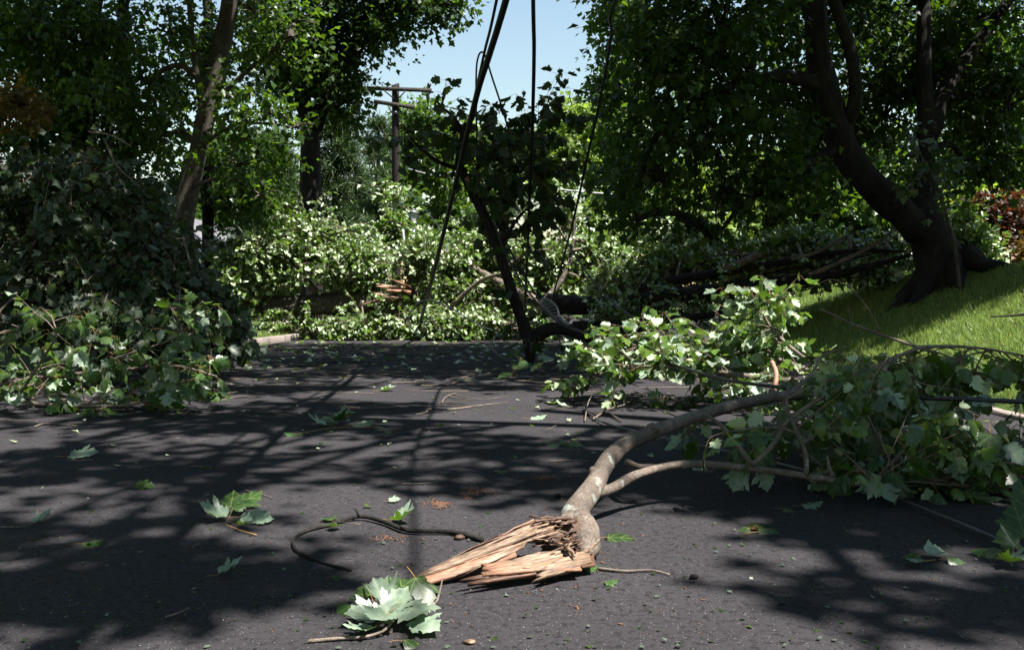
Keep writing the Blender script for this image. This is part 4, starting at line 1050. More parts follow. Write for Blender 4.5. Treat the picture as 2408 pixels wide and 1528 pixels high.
FB = branch("snapped_branch", "snapped forked branch with splintered end and limp leaves on the road",
    [("limb", main, [.056, .053, .047, .042, .039, .035, .034, .032, .029, .016], 'bark'), ("limb", sec, [.028, .026, .022, .019, .018, .017, .016, .015, .014, .012, .01, .006], 'bark'),
     ("limb", up1, [.014, .013, .012, .012, .011, .01, .008, .005], 'twig'), ("limb", up2, [.013, .012, .011, .009, .006], 'bark'), ("limb", up3, [.014, .012, .01, .006], 'twig'), ("limb", up4, [.012, .01, .008], 'bark'),
     ("limb", bk1, [.016, .014, .01, .005], 'twig'), ("limb", bk2, [.014, .011, .008, .005], 'twig'),
     ("limb", path([(1474, 1085, 4.45), (1500, 1098, 4.3), (1540, 1100, 4.28)]), [.016, .018, .02], 'bark'),
     ("limb", path([(2405, 895, 5.8), (2300, 882, 5.7), (2250, 872, 5.6), (2225, 850, 5.6)]), [.024, .024, .02, .012], 'bark_dark')],
    [dict(mains=[sec], weights=[1], n_tw=52, tlen=.5, size=.10, spacing=.075, droop=1.1, upb=.6, t0=.6, lean=(.15, .55, 0), flip=.15, zmax=.5),
     dict(mains=[up1, up2, up3], weights=[3, 1, .5], n_tw=50, tlen=.42, size=.10, spacing=.075, droop=1.1, upb=.1, t0=.25, lean=(0, .2, -.35), flip=.15, zmax=.68),
     dict(mains=[main], weights=[1], n_tw=34, tlen=.5, size=.10, spacing=.075, droop=1.1, upb=.1, t0=.8, lean=(.3, .3, -.2), flip=.15, zmax=.6),
     dict(mains=[bk1, bk2], weights=[1, 1], n_tw=26, tlen=.4, size=.10, spacing=.075, droop=1.0, upb=.1, t0=.3, flip=.15, zmax=.62)], nobj=300)
for t, a, r in ((2.4, .6, .02), (4.3, 1.9, .026), (5.4, .3, .02), (6.3, 1.2, .022)):
    k = int(t); p = main[k] * (1 - t + k) + main[k + 1] * (t - k); tg = nrm(main[k + 1] - main[k]); sd = nrm(np.cross(tg, [0, 0, 1.0])); o_ = math.cos(a) * sd * -1 + math.sin(a) * np.cross(sd, tg)
    mb = MB(); tube(mb, [p + o_ * .02, p + o_ * .045, p + o_ * .056], [r * 1.5, r, r * .5], 9, 3, True, rough=.08, lump=.1); part(FB, "knot", mb, M['bark'], True)
# splinters of its torn end
def sp(a, b, wd, th, m_, up=(0, 0, 1)):
    mb = MB(); splinter(mb, U(*a), U(*b), wd, th, up=up); part(FB, "splinter", mb, M[m_])
def plate(rt, rb, lb, lt, th, m_, jag=.02, n=7):
    """a torn flat slab: straight at its right end, ragged at its left end"""
    RT, RB, LB, LT = (U(*p) for p in (rt, rb, lb, lt))
    nv = nrm(np.cross(RB - RT, LT - RT)); F = []; V = []
    along = nrm((LT + LB) / 2 - (RT + RB) / 2)
    for k in range(n):
        t = k / (n - 1)
        a = RT * (1 - t) + RB * t; b = LT * (1 - t) + LB * t + along * rng.normal() * jag
        m1 = a * .6 + b * .4 + nv * rng.normal() * .006; m2 = a * .25 + b * .75 + nv * rng.normal() * .006
        for p in (a, m1, m2, b): V += [p + nv * th / 2 + nv * rng.normal() * .003, p - nv * th / 2]
    def id_(k, c, s_): return k * 8 + c * 2 + s_
    for k in range(n - 1):
        for c in range(3):
            F.append([id_(k, c, 0), id_(k + 1, c, 0), id_(k + 1, c + 1, 0), id_(k, c + 1, 0)]); F.append([id_(k, c, 1), id_(k, c + 1, 1), id_(k + 1, c + 1, 1), id_(k + 1, c, 1)])
        F.append([id_(k, 3, 0), id_(k + 1, 3, 0), id_(k + 1, 3, 1), id_(k, 3, 1)]); F.append([id_(k, 0, 1), id_(k + 1, 0, 1), id_(k + 1, 0, 0), id_(k, 0, 0)])
    for c in range(3):
        F.append([id_(0, c, 1), id_(0, c, 0), id_(0, c + 1, 0), id_(0, c + 1, 1)]); F.append([id_(n - 1, c, 0), id_(n - 1, c, 1), id_(n - 1, c + 1, 1), id_(n - 1, c + 1, 0)])
    mb = MB(); mb.add(V, [F]); part(FB, "splinter", mb, M[m_])
for q in range(34):      # long fibrous bundle reaching to the left
    f = rng.random()
    x0 = 1295 + rng.uniform(-40, 25); y0 = 1222 + 30 * f
    L = rng.uniform(.25, .8); tx, ty = 905, 1392
    b = (x0 + (tx - x0) * L, y0 + (ty - 6 - y0 - 30 * (1 - L) * (.5 - f)) * L + rng.uniform(-4, 4), 3.42 - .34 * L - .05 * f)
    sp((x0, y0, 3.42 - .1 * f), b, rng.uniform(.007, .016), rng.uniform(.006, .012), random.choice(['wood', 'wood', 'wood_dark', 'wood_pink', 'wood_dark']), (0, -.5, 1))
plate((1205, 1283, 3.26), (1215, 1308, 3.2), (905, 1400, 3.0), (930, 1378, 3.06), .012, 'wood_pink', .03, 5)
plate((1262, 1236, 3.36), (1250, 1262, 3.31), (1010, 1352, 3.1), (1035, 1326, 3.15), .010, 'wood', .05, 5)
plate((1240, 1272, 3.27), (1232, 1286, 3.24), (1095, 1350, 3.08), (1130, 1322, 3.14), .008, 'wood', .05, 5)
plate((1352, 1318, 3.22), (1368, 1342, 3.14), (1122, 1356, 3.04), (1150, 1328, 3.11), .012, 'wood_pink', .035, 8)
plate((1335, 1296, 3.26), (1350, 1322, 3.2), (1225, 1350, 3.09), (1200, 1317, 3.15), .012, 'wood', .03, 8)
plate((1382, 1292, 3.28), (1390, 1322, 3.2), (1258, 1367, 3.04), (1275, 1332, 3.11), .012, 'wood', .03, 8)
for q in range(22):      # torn shreds around the rim
    a = (1310 + rng.uniform(-20, 75), 1278 + rng.uniform(-25, 30), 3.32 + rng.uniform(-.04, .03))
    b = (a[0] + rng.uniform(-60, -8), a[1] + rng.uniform(-16, 26), a[2] - rng.uniform(.03, .1))
    sp(a, b, rng.uniform(.005, .014), rng.uniform(.004, .01), random.choice(['wood', 'wood_dark', 'wood']), (0, -.6, .8))
sp((1370, 1303, 3.25), (1412, 1266, 3.27), .014, .010, 'wood')
sp((1330, 1283, 3.25), (1352, 1308, 3.18), .03, .02, 'wood')
for q in range(34):      # shaggy red brown bark at the top
    a = (1335 + rng.uniform(-40, 20), 1232 + rng.uniform(-18, 30), 3.45)
    b = (a[0] - rng.uniform(20, 75), a[1] + rng.uniform(-6, 34), 3.37)
    sp(a, b, rng.uniform(.012, .03), .014, 'wood_dark', (0, -.5, 1))
mb = MB()                # broken butt of the limb lying on the road
tube(mb, [U(1368, 1245, 3.58), U(1345, 1256, 3.5), U(1312, 1266, 3.43), U(1280, 1275, 3.38)], [.05, .056, .055, .03], 14, 6, True, rough=.12, lump=.16)
part(FB, "broken_butt", mb, M['wood_dark'], False)
mb = MB(); tube(mb, [U(1352, 1212, 3.70), U(1368, 1240, 3.58), U(1380, 1275, 3.44), U(1376, 1308, 3.3)], [.056, .060, .052, .03], 14, 6, True, rough=.03, lump=.12)
part(FB, "broken_butt", mb, M['bark'], True)
plate((1394, 1300, 3.3), (1400, 1330, 3.2), (1150, 1368, 3.02), (1118, 1358, 3.05), .012, 'wood_dark', .04, 7)

# --- left foreground branch
lm1 = path([(-60, 930, 7.9), (30, 940, 7.8), (90, 950, 7.75), (200, 955, 7.7), (310, 950, 7.6), (420, 925, 7.6)])
lm2 = path([(-60, 905, 8.2), (60, 898, 8.1), (180, 880, 8.0), (290, 870, 7.9), (410, 860, 7.8), (510, 885, 7.7)])
lm3 = path([(40, 935, 7.8), (90, 860, 7.7), (130, 790, 7.6), (120, 740, 7.6)])
lm4 = path([(200, 880, 8.0), (280, 840, 7.8), (400, 800, 7.8), (430, 770, 7.8)])
branch("leafy_left_branch", "sunlit leafy maple branch lying on the road at left", [("limb", lm1, [.022, .02, .018, .015, .012, .006], 'bark'), ("limb", lm2, [.024, .022, .02, .016, .012, .006], 'bark'), ("limb", lm3, [.014, .012, .009, .005], 'twig'), ("limb", lm4, [.014, .012, .009, .005], 'twig')],
    [dict(mains=[lm1, lm2], weights=[1, 1.6], n_tw=46, tlen=.38, size=.115, spacing=.1, droop=.9, upb=.5, t0=.05), dict(mains=[lm3, lm4], weights=[1, 1], n_tw=24, tlen=.36, size=.115, spacing=.1, droop=.9, upb=.2, t0=.1)], nobj=300)

# --- sunlit branch, mid right
rm1 = path([(1960, 905, 7.6), (1800, 890, 7.7), (1650, 870, 7.9), (1520, 860, 8.1), (1400, 880, 8.3)])
rm2 = path([(1900, 870, 8.2), (1780, 830, 8.3), (1650, 810, 8.4), (1540, 810, 8.5), (1450, 830, 8.5)])
rm3 = path([(1900, 850, 7.8), (1830, 790, 7.9), (1800, 740, 8.0), (1830, 690, 8.0)])
rm4 = path([(1820, 925, 7.0), (1825, 880, 7.1), (1815, 850, 7.2)])
branch("sunlit_branch", "sunlit pile of pale maple leaves beside the snapped branch", [("limb", rm1, [.03, .026, .02, .014, .007], 'bark'), ("limb", rm2, [.026, .022, .018, .012, .006], 'bark'), ("limb", rm3, [.018, .014, .01, .005], 'bark'), ("limb", rm4, [.02, .02, .018], 'wood_pink')],
    [dict(mains=[rm1, rm2], weights=[1, 1], n_tw=125, tlen=.42, size=.10, spacing=.07, droop=.8, upb=.35, t0=.1, flip=.55), dict(mains=[rm3], weights=[1], n_tw=24, tlen=.32, size=.10, spacing=.07, droop=.9, upb=.2, t0=.2, flip=.5)], nobj=300)

# --- bare twigs over the bank
def bare(name, label, cat, paths, loc=None, bm='twig', n=7, group=None):
    T = thing(name, label, cat, paths[0][0][0], group)
    for P, R in paths:
        mb = MB(); tube(mb, P, R, n, 5, True, rough=.02, lump=.06); part(T, "stem", mb, M[bm], True)
    return T
bare("bare_branch", "thin bare branch sticking up in front of the shaded bank", "branch",
     [(path([(2200, 830, 6.6), (2110, 800, 6.6), (2000, 760, 6.6), (1960, 740, 6.6), (1925, 725, 6.6)]), [.012, .011, .009, .007, .005]),
      (path([(2072, 785, 6.6), (2050, 740, 6.6), (2012, 690, 6.6), (1958, 657, 6.6), (1900, 680, 6.6)]), [.006, .005, .005, .004, .002]),
      (path([(2000, 760, 6.6), (1996, 740, 6.6), (1993, 722, 6.6)]), [.004, .003, .002])], bm='bark')
bare("lawn_stick", "dark stick lying on the sunlit lawn at the right border", "stick", [(np.array([off(U(2420, 738, 10), 0, 0, 0), U(2380, 742, 10), U(2330, 745, 10)]), [.015, .012, .008])], bm='bark_dark')

# --- broken limb standing in the wires
HBm = path([(1243, 858, 13.0), (1246, 830, 13.0), (1240, 790, 13.0), (1205, 690, 13.0), (1180, 610, 13.0), (1150, 530, 13.0), (1120, 470, 13.0), (1098, 425, 13.0), (1080, 385, 13.0), (1088, 325, 13.0), (1078, 295, 13.0), (1058, 268, 13.0), (1040, 250, 13.0), (1048, 222, 13.0)])
h2 = path([(1098, 420, 13), (1130, 390, 13), (1180, 350, 13.1), (1240, 300, 13.2), (1290, 270, 13.3)])
h3 = path([(1085, 400, 13), (1030, 380, 12.9), (980, 340, 12.8), (950, 300, 12.8)])
h4 = path([(1120, 470, 13), (1170, 430, 13.1), (1230, 420, 13.2), (1290, 400, 13.2)])
h5 = path([(1175, 600, 13), (1200, 540, 13.1), (1230, 500, 13.2), (1260, 480, 13.2)])
h6 = path([(1085, 310, 13), (1110, 280, 13.1), (1130, 260, 13.2)])
h7 = path([(1244, 800, 13), (1290, 775, 12.9), (1330, 775, 12.8), (1400, 800, 12.6)])
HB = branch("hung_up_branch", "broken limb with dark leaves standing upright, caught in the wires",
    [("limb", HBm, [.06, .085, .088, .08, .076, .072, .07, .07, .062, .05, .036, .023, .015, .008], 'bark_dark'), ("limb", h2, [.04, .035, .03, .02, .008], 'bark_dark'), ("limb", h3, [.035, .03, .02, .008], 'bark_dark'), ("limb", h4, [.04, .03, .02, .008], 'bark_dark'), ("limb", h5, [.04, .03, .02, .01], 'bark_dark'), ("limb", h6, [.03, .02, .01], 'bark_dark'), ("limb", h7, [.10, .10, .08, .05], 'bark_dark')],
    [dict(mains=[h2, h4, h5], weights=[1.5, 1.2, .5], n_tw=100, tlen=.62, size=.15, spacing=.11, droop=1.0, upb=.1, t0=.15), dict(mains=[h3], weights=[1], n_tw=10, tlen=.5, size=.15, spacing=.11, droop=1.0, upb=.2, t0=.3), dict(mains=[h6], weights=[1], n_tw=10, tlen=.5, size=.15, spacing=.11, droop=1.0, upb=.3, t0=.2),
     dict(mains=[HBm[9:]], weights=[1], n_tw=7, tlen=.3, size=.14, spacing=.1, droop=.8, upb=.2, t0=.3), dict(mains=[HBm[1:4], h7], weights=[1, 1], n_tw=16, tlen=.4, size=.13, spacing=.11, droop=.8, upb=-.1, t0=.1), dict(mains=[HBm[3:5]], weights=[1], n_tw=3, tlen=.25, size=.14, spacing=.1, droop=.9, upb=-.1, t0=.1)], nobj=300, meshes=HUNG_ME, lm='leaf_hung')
mb = MB(); splinter(mb, U(1098, 415, 12.93), U(1106, 445, 12.85), .09, .03, up=(0, -1, 0)); part(HB, "torn_wood", mb, M['wood_pink'])

# ------------------------------------------------------------------ utility pole, wires, lamp
PY = 34.0
def pole():
    base = gnd(932, PY, 0); k = PY / FPX
    T = thing("utility_pole", "wooden utility pole with one level and one tilted broken crossarm", "utility pole", base)
    mb = MB(); tube(mb, [base, U(931, 450, PY), U(930, 203, PY)], [.17, .155, .135], 14, 4, True, lump=.02)
    tp = U(930, 203, PY); mb.add([tp + np.array([-.135, -.12, 0]), tp + np.array([.135, -.12, .09]), tp + np.array([.135, .12, .09]), tp + np.array([-.135, .12, 0]), tp + np.array([-.135, -.12, -.1]), tp + np.array([.135, -.12, -.1]), tp + np.array([.135, .12, -.1]), tp + np.array([-.135, .12, -.1])],
        [[[0, 1, 2, 3], [0, 4, 5, 1], [1, 5, 6, 2], [2, 6, 7, 3], [3, 7, 4, 0]]])
    part(T, "pole", mb, M['pole'], True)
    def beam(nm, a, b, h, dpt, m_):
        mb = MB(); a = np.array(a); b = np.array(b); c = (a + b) / 2; L = np.linalg.norm(b - a)
        ang = math.atan2(b[2] - a[2], b[0] - a[0])
        box(mb, c, (L, dpt, h), rotm(y=-ang)); return part(T, nm, mb, m_)
    beam("crossarm", U(842, 207, PY - .2), U(1015, 213, PY - .2), .13, .11, M['arm'])
    beam("crossarm", U(879, 239, PY - .23), U(975, 253, PY - .23), .13, .11, M['arm'])["label"] = "tilted, broken lower crossarm"
    for (a, b) in [((903, 213), (926, 232)), ((954, 214), (935, 234)), ((912, 248), (927, 275)), ((935, 246), (944, 268))]:
        mb = MB(); tube(mb, [U(*a, PY - .28), U(*b, PY - .2)], [.025, .025], 4, 1); part(T, "brace", mb, M['arm'])
    mb = MB(); tube(mb, [U(1009, 210, PY - .2), U(1009, 204, PY - .2), U(1009, 200, PY - .2), U(1009, 195, PY - .2)], [.02, .06, .09, .03], 8, 1); part(T, "insulator", mb, M['black_plastic'])
    mb = MB(); tube(mb, [U(1007, 214, PY - .2), U(1006, 222, PY - .2), U(1006, 230, PY - .2), U(1006, 240, PY - .2)], [.03, .07, .06, .02], 8, 1); part(T, "insulator", mb, M['black_plastic'])
    mb = MB(); tube(mb, [U(930, 262, PY - .3), U(930, 270, PY - .3)], [.06, .06], 8, 1); part(T, "bolt_block", mb, M['black_plastic'])
pole()
def cable(name, label, pts, r, m_='cable', n=7, sub=8, world=None):
    P = np.array([U(*p) if len(p) == 3 and not isinstance(p, np.ndarray) else p for p in pts])
    mb = MB(); tube(mb, P, r, n, sub, True)
    loc = P[np.argmin(P[:, 2])]
    return solo(name, mb, M[m_], loc, label, "cable", smooth=True)
W = lambda *a: np.array(a, float)
def line_cable(name, label, ytop, ybot, img, r, back=9.0, lift=.03, m_='cable', over=None):
    """hanging cable: depth runs evenly between its ends, and it goes on overhead behind the camera"""
    v0, v1 = img[0][1], img[-1][1]
    pts = []
    for (x, y) in img:
        t = (y - v0) / (v1 - v0); pts.append(U(x, y, 1 / ((1 - t) / ytop + t / ybot)))
    d = nrm(pts[0] - pts[1]); d = d / abs(d[1])
    ext = [pts[0] + d * back * k + np.array([0, 0, lift * (back * k) ** 2]) for k in (1.0, .66, .33)] if over is None else [np.array(p, float) for p in over]
    return cable(name, label, [np.array(p) for p in ext + pts], r, m_)
line_cable("thick_cable", "thickest black cable slanting from top centre down to the pale loop", 9.0, 19.6, [(1190, 0), (1152, 125), (1117, 240), (1062, 470), (1020, 640), (985, 770)], .036, over=[(3.2, -8, 9.2), (2.3, -3, 7.4), (1.5, 1.2, 6.0), (.62, 5.2, 4.9)])
line_cable("thin_parallel_cable", "thin cable running beside the thickest slanting cable", 9.2, 15.0, [(1168, 0), (1140, 120), (1111, 250), (1088, 350), (1074, 425)], .016, over=[(3.0, -8, 9.2), (2.0, -3, 7.4), (1.2, 1.2, 6.0), (.38, 5.2, 4.95)])
cable("looped_cable", "thin cable bent in a tight loop against the sky", [(1165, 640, 13.2), (1140, 520, 13.2), (1124, 400, 13.2), (1120, 270, 13.2), (1120, 170, 13.2), (1125, 133, 13.2), (1134, 123, 13.2), (1143, 137, 13.2), (1158, 185, 13.2), (1180, 252, 13.2), (1205, 340, 13.4), (1225, 420, 13.6)], .014)
line_cable("upright_cable", "nearly vertical black cable at the middle of the sky gap", 9.0, 17.2, [(1254, 0), (1256, 130), (1252, 300), (1246, 450), (1240, 600), (1233, 735)], .022)
line_cable("right_slant_cable", "thin black cable slanting along the right edge of the sky gap", 8.6, 17.0, [(1448, 0), (1438, 80), (1418, 200), (1388, 340), (1345, 530), (1298, 705)], .016, over=[(4.2, -8, 9.4), (3.4, -3, 7.8), (2.6, 1.2, 6.3), (1.8, 4.2, 5.2), (1.35, 6.6, 4.4)])
cable("ground_cable", "long black cable running from the hung-up branch to the right border", [(1105, 350, 13.2), (1150, 475, 12.9), (1178, 570, 12.8), (1225, 660, 12.4), (1275, 725, 12), (1320, 762, 11.5), (1380, 785, 10.8), (1510, 833, 8.8), (1634, 873, 7.4), (1724, 896, 6.6), (1906, 918, 5.4), (2087, 932, 4.9), (2250, 938, 4.7), (2440, 946, 4.6)], .013)
cable("crossing_cable", "thin cable crossing in front of the pale foliage right of centre", [(1225, 380, 15), (1255, 440, 14.8), (1317, 545, 14), (1403, 672, 12.6), (1470, 733, 11.4), (1552, 787, 9.8), (1600, 815, 9.0)], .012)
cable("second_crossing_cable", "thin cable ending at the ladder-like bracket", [(1120, 360, 14), (1165, 500, 13.6), (1200, 590, 13.2), (1240, 660, 12.8), (1268, 705, 12.6)], .013)
cable("pale_loop_cable", "pale grey cable curled in a loop above the road", [(1160, 778, 15.6), (1120, 760, 15.8), (1070, 730, 16), (1030, 711, 16), (1000, 706, 16), (977, 717, 16), (963, 742, 16), (966, 768, 16), (985, 788, 16), (995, 795, 16)], .011, 'cable_grey')
cable("sagging_cable", "sunlit pale cable sagging far behind the hanging branch", [(960, 398, 32), (1020, 413, 31), (1045, 412, 30.5), (1065, 405, 30), (1110, 412, 30), (1200, 427, 30), (1310, 445, 30), (1385, 453, 30), (1480, 460, 30)], .032, 'cable_grey')
cable("slack_wire", "slack thin wire from the pole over the lamp", [(935, 430, 33), (975, 465, 28), (1010, 505, 26), (1040, 545, 24), (1060, 575, 23)], .014)
cable("drop_wire", "thin wire dropping from the level crossarm's end", [(1008, 218, 33.6), (1014, 250, 32), (1022, 285, 30), (1030, 330, 28)], .012)
cable("metal_conduit", "bright metal conduit leaning beside the broken pole", [(947, 540, 22.6), (952, 590, 22.5), (958, 630, 22.4), (963, 668, 22.3)], .04, 'cable_grey')
cable("side_wire", "thin dark cable lying curved at the hung-up branch's foot", [(1190, 770, 14.6), (1160, 800, 14), (1165, 830, 13.4), (1230, 858, 12.6), (1330, 872, 11.6)], .012)
def steel_cable():
    pts = [(1372, 958), (1385, 972), (1420, 993), (1470, 1008), (1560, 1030), (1660, 1050), (1800, 1082), (1930, 1115), (2053, 1150), (2200, 1207), (2375, 1279), (2460, 1314)]
    P = catmull(np.array([G(x, y, .022) for x, y in pts]), 30)
    s = np.concatenate([[0], np.cumsum(np.linalg.norm(np.diff(P, axis=0), axis=1))])
    S2 = np.arange(0, s[-1], .012); P = np.stack([np.interp(S2, s, P[:, k]) for k in range(3)], -1)
    T = nrm(np.gradient(P, axis=0)); A = nrm(np.cross(T, [0, 0, 1])); B = np.cross(A, T)
    mb = MB()
    for k in range(6):
        ph = S2 * 2 * PI / .11 + k * PI / 3
        tube(mb, P + .0055 * (np.cos(ph)[:, None] * A + np.sin(ph)[:, None] * B), .0031, 5, 1, False)
    solo("steel_cable", mb, M['steel'], P[0], "twisted steel strand lying across the road under the snapped branch", "cable", smooth=True)
steel_cable()
def bracket():
    a0, a1 = U(1266, 706, 12.3), U(1312, 756, 11.8); w_ = U(1288, 700, 12.2) - U(1270, 712, 12.3)
    T = thing("ladder_bracket", "black ladder-like cable bracket hanging in the wires", "bracket", a1)
    n = 8; L0 = [a0 + (a1 - a0) * k / n for k in range(n + 1)]
    L1 = [p + w_ * (0.35 + .65 * math.sin(PI * min(1, (k + .6) / n))) for k, p in enumerate(L0)]
    for P in (L0, L1):
        mb = MB(); tube(mb, P, .014, 6, 2); part(T, "rail", mb, M['grey_plastic'], True)
    for k in range(n):
        mb = MB(); tube(mb, [L0[k], L1[k + 1]], .010, 5, 1); part(T, "rung", mb, M['grey_plastic'], True)
        mb = MB(); tube(mb, [L0[k], L1[k]], .008, 5, 1); part(T, "rung", mb, M['black_plastic'], True)
    mb = MB(); mb.add([L0[1], L1[1], L1[4], L0[4]], [[[0, 1, 2, 3]]]); V = np.array([L0[1], L1[1], L1[4], L0[4]]); mb.add(V + [0, .02, 0], [[[3, 2, 1, 0]]])
    part(T, "plate", mb, M['black_plastic'])
    mb = MB(); tube(mb, [U(1318, 748, 11.7), U(1335, 762, 11.4)], [.03, .026], 8, 1); part(T, "clamp", mb, M['grey_plastic'], True)
bracket()
def lamp():
    LY = 22.0; c = U(972, 520, LY); base = np.array([c[0], c[1], 0.1]); k = LY / FPX
    T = thing("street_lantern", "old-style post lantern with white glass above the fallen leaves", "street lamp", base)
    mb = MB(); tube(mb, [base, [c[0], c[1], c[2] - .1]], [.06, .045], 10, 1); part(T, "post", mb, M['lampmetal'], True)
    zt = U(972, 502, LY)[2]; zb = U(972, 522, LY)[2]
    mb = MB()
    wt, wb = 9.5 * k, 5.5 * k; h = zt - zb
    box(mb, (c[0], c[1], zb - .03), (.16, .16, .06)); part(T, "collar", mb, M['lampmetal'])
    R = rotm(z=.35)
    for q in range(4):
        Rq = rotm(z=.35 + q * PI / 2); mb = MB()
        V = np.array([[-wb, -wb, 0], [wb, -wb, 0], [wt, -wt, h], [-wt, -wt, h], [-wb, -wb + .01, 0], [wb, -wb + .01, 0], [wt, -wt + .01, h], [-wt, -wt + .01, h]]) * [.97, 1, 1]
        mb.add(V @ Rq.T + [c[0], c[1], zb], [[[0, 1, 2, 3], [7, 6, 5, 4]]]); part(T, "pane", mb, M['lampglass'])
        mb = MB(); p = np.array([[wb, -wb, 0], [wt, -wt, h]]) @ Rq.T + [c[0], c[1], zb]; tube(mb, p, .012, 4, 1); part(T, "frame_bar", mb, M['lampmetal'])
    mb = MB(); e = 11.5 * k
    V = np.array([[-e, -e, 0], [e, -e, 0], [e, e, 0], [-e, e, 0], [-e * .45, -e * .45, 8 * k], [e * .45, -e * .45, 8 * k], [e * .45, e * .45, 8 * k], [-e * .45, e * .45, 8 * k]])
    mb.add(V @ R.T + [c[0], c[1], zt], [[[0, 3, 2, 1], [4, 5, 6, 7], [0, 1, 5, 4], [1, 2, 6, 5], [2, 3, 7, 6], [3, 0, 4, 7]]]); cp_ = part(T, "cap", mb, M['lampmetal'])
    mb = MB(); tube(mb, [[c[0], c[1], zt + 8 * k], [c[0], c[1], zt + 10 * k], [c[0], c[1], zt + 12 * k]], [.02, .035, .01], 8, 1); part(T, "finial", mb, M['lampmetal'], True)
lamp()

# ------------------------------------------------------------------ loose things on the road
def road_pt(vx, vy, z=.006): return G(vx, vy, z)
def sprig(name, label, vx, vy, leaves, stem=None, size=.1, cat="leaf", sr=.003):
    """leaves: (dx px, dy px, heading deg, tilt, flipped, scale, lift)"""
    c = road_pt(vx, vy)
    T = thing(name, label, cat, (c[0], c[1], 0.003))
    for (dx, dy, hd, tilt, fl, sc_, lift) in leaves:
        p = road_pt(vx + dx, vy + dy); p[2] = .008 + lift
        a = math.radians(hd); A = nrm([math.cos(a), math.sin(a), tilt]); 
        N = nrm(np.array([rng.normal() * .12, rng.normal() * .12, 1.0]) + np.array([0, -.25, 0]))
        if fl: N = -N
        s = size * sc_
        q = p - A * .35 * s
        lo = min(q[2], (q + A * s)[2])
        if lo < .01: q[2] += .012 - lo
        leaf_objects(T, np.array([q]), np.array([A]), np.array([N]), np.array([s]), HERO_ME)
    if stem is not None:
        mb = MB(); P = np.array([road_pt(x, y, z) for x, y, z in stem]); tube(mb, P, np.linspace(sr, sr * .6, len(P)), 6, 5, True); part(T, "stalk", mb, M['petiole'] if sr < .005 else M['twig'], True)
    return T
sprig("leaf_cluster", "cluster of big maple leaves, pale undersides up, at front centre", 915, 1440,
      [(48, 22, -65, -.12, 1, 1.5, .04), (-50, 22, 205, -.05, 1, 1.05, .015), (-62, 52, 220, -.1, 1, .85, .01), (-85, 0, 150, .35, 0, .95, .02), (80, 42, -40, -.12, 1, 1.0, .015), (75, -12, -55, -.4, 0, 1.05, .07), (-15, -8, 125, .3, 1, 1.0, .03), (12, 12, 60, .3, 1, 1.05, .03), (-48, -42, 110, .35, 0, .9, .02), (60, 72, 20, -.05, 0, .8, .01), (25, -30, 60, .25, 0, .95, .04), (-20, 40, 250, -.05, 1, 1.0, .03)],
      [(725, 1507, .006), (800, 1500, .008), (860, 1496, .01), (905, 1480, .02), (930, 1450, .04)], .105, "leaves", .006)
sprig("leaf_sprig", "shaded sprig of pale and green leaves left of centre", 560, 1215,
      [(-50, 5, 190, .05, 1, 1, .01), (-15, -22, 100, .6, 0, 1.0, .03), (20, -25, 40, .5, 0, 1.05, .03), (30, 8, 0, .05, 1, 1.1, .01), (-5, -8, 80, .8, 0, .9, .05), (15, 22, -20, 0, 1, .6, .005), (55, 12, 5, 0, 1, .7, .005)], [(603, 1257, .006), (570, 1248, .008), (530, 1232, .012)], .12, "leaves")
sprig("leaf_sprig", "long flat sprig of leaves lying mid-road", 790, 1004, [(-95, 18, 190, 0, 0, 1, .005), (-40, -2, 200, .2, 1, 1.1, .02), (-15, -8, 60, .3, 0, 1.1, .04), (15, -6, 10, .1, 1, 1.2, .03), (60, -3, 5, .05, 1, 1.2, .01), (105, 1, 0, 0, 0, .9, .005)], [(700, 1020, .008), (790, 1005, .02), (900, 1005, .008)], .13, "leaves")
sprig("leaf_sprig", "bright green flat sprig right of the broken stump", 1775, 1247, [(-30, -2, 170, 0, 0, 1.0, .01), (5, -6, 60, .15, 0, 1.0, .02), (30, 4, -10, 0, 0, 1.1, .01), (45, 0, 20, .05, 0, .8, .01)], [(1750, 1255, .006), (1790, 1248, .01)], .085, "leaves")
sprig("leaf_sprig", "leaf sprig with one white underside at lower right", 2195, 1316, [(0, -6, 20, .05, 1, 1.0, .02), (-40, 10, 240, 0, 1, .75, .01), (-45, -5, 170, .2, 0, .7, .02), (50, 5, 0, 0, 0, .8, .01)], [(2160, 1320, .008), (2200, 1315, .012)], .085, "leaves")
sprig("leaf_sprig", "jagged dark oak leaf sprig mid-road", 1320, 1044, [(-25, 2, 180, .05, 0, 1.3, .01), (15, 0, 10, .1, 0, 1.4, .02), (35, 2, -20, 0, 0, 1.1, .01), (0, -5, 80, .2, 0, 1.0, .02)], None, .11, "leaves")
sprig("leaf_tuft", "upright bright leaf tuft on the far road below the standing limb", 1210, 888, [(-15, -4, 150, .3, 0, 1, .05), (5, -8, 70, .8, 0, 1.1, .1), (18, -4, -20, -.4, 0, 1, .22), (-5, -6, 220, -.4, 0, 1, .25), (22, 0, -70, -.6, 0, 1, .16), (-20, 0, 200, 0, 0, 1, .02), (8, -14, 40, .2, 0, 1, .28)], [(1195, 888, .01), (1208, 870, .2), (1225, 862, .3)], .16, "leaves")
sprig("leaf_tuft", "pale drooping leaf tuft right of the bright tuft", 1278, 885, [(0, -8, -60, -.5, 1, 1, .2), (-14, -2, 220, -.3, 0, 1, .12), (10, -4, -20, -.2, 1, .9, .16)], [(1262, 885, .01), (1278, 862, .25)], .15, "leaves")
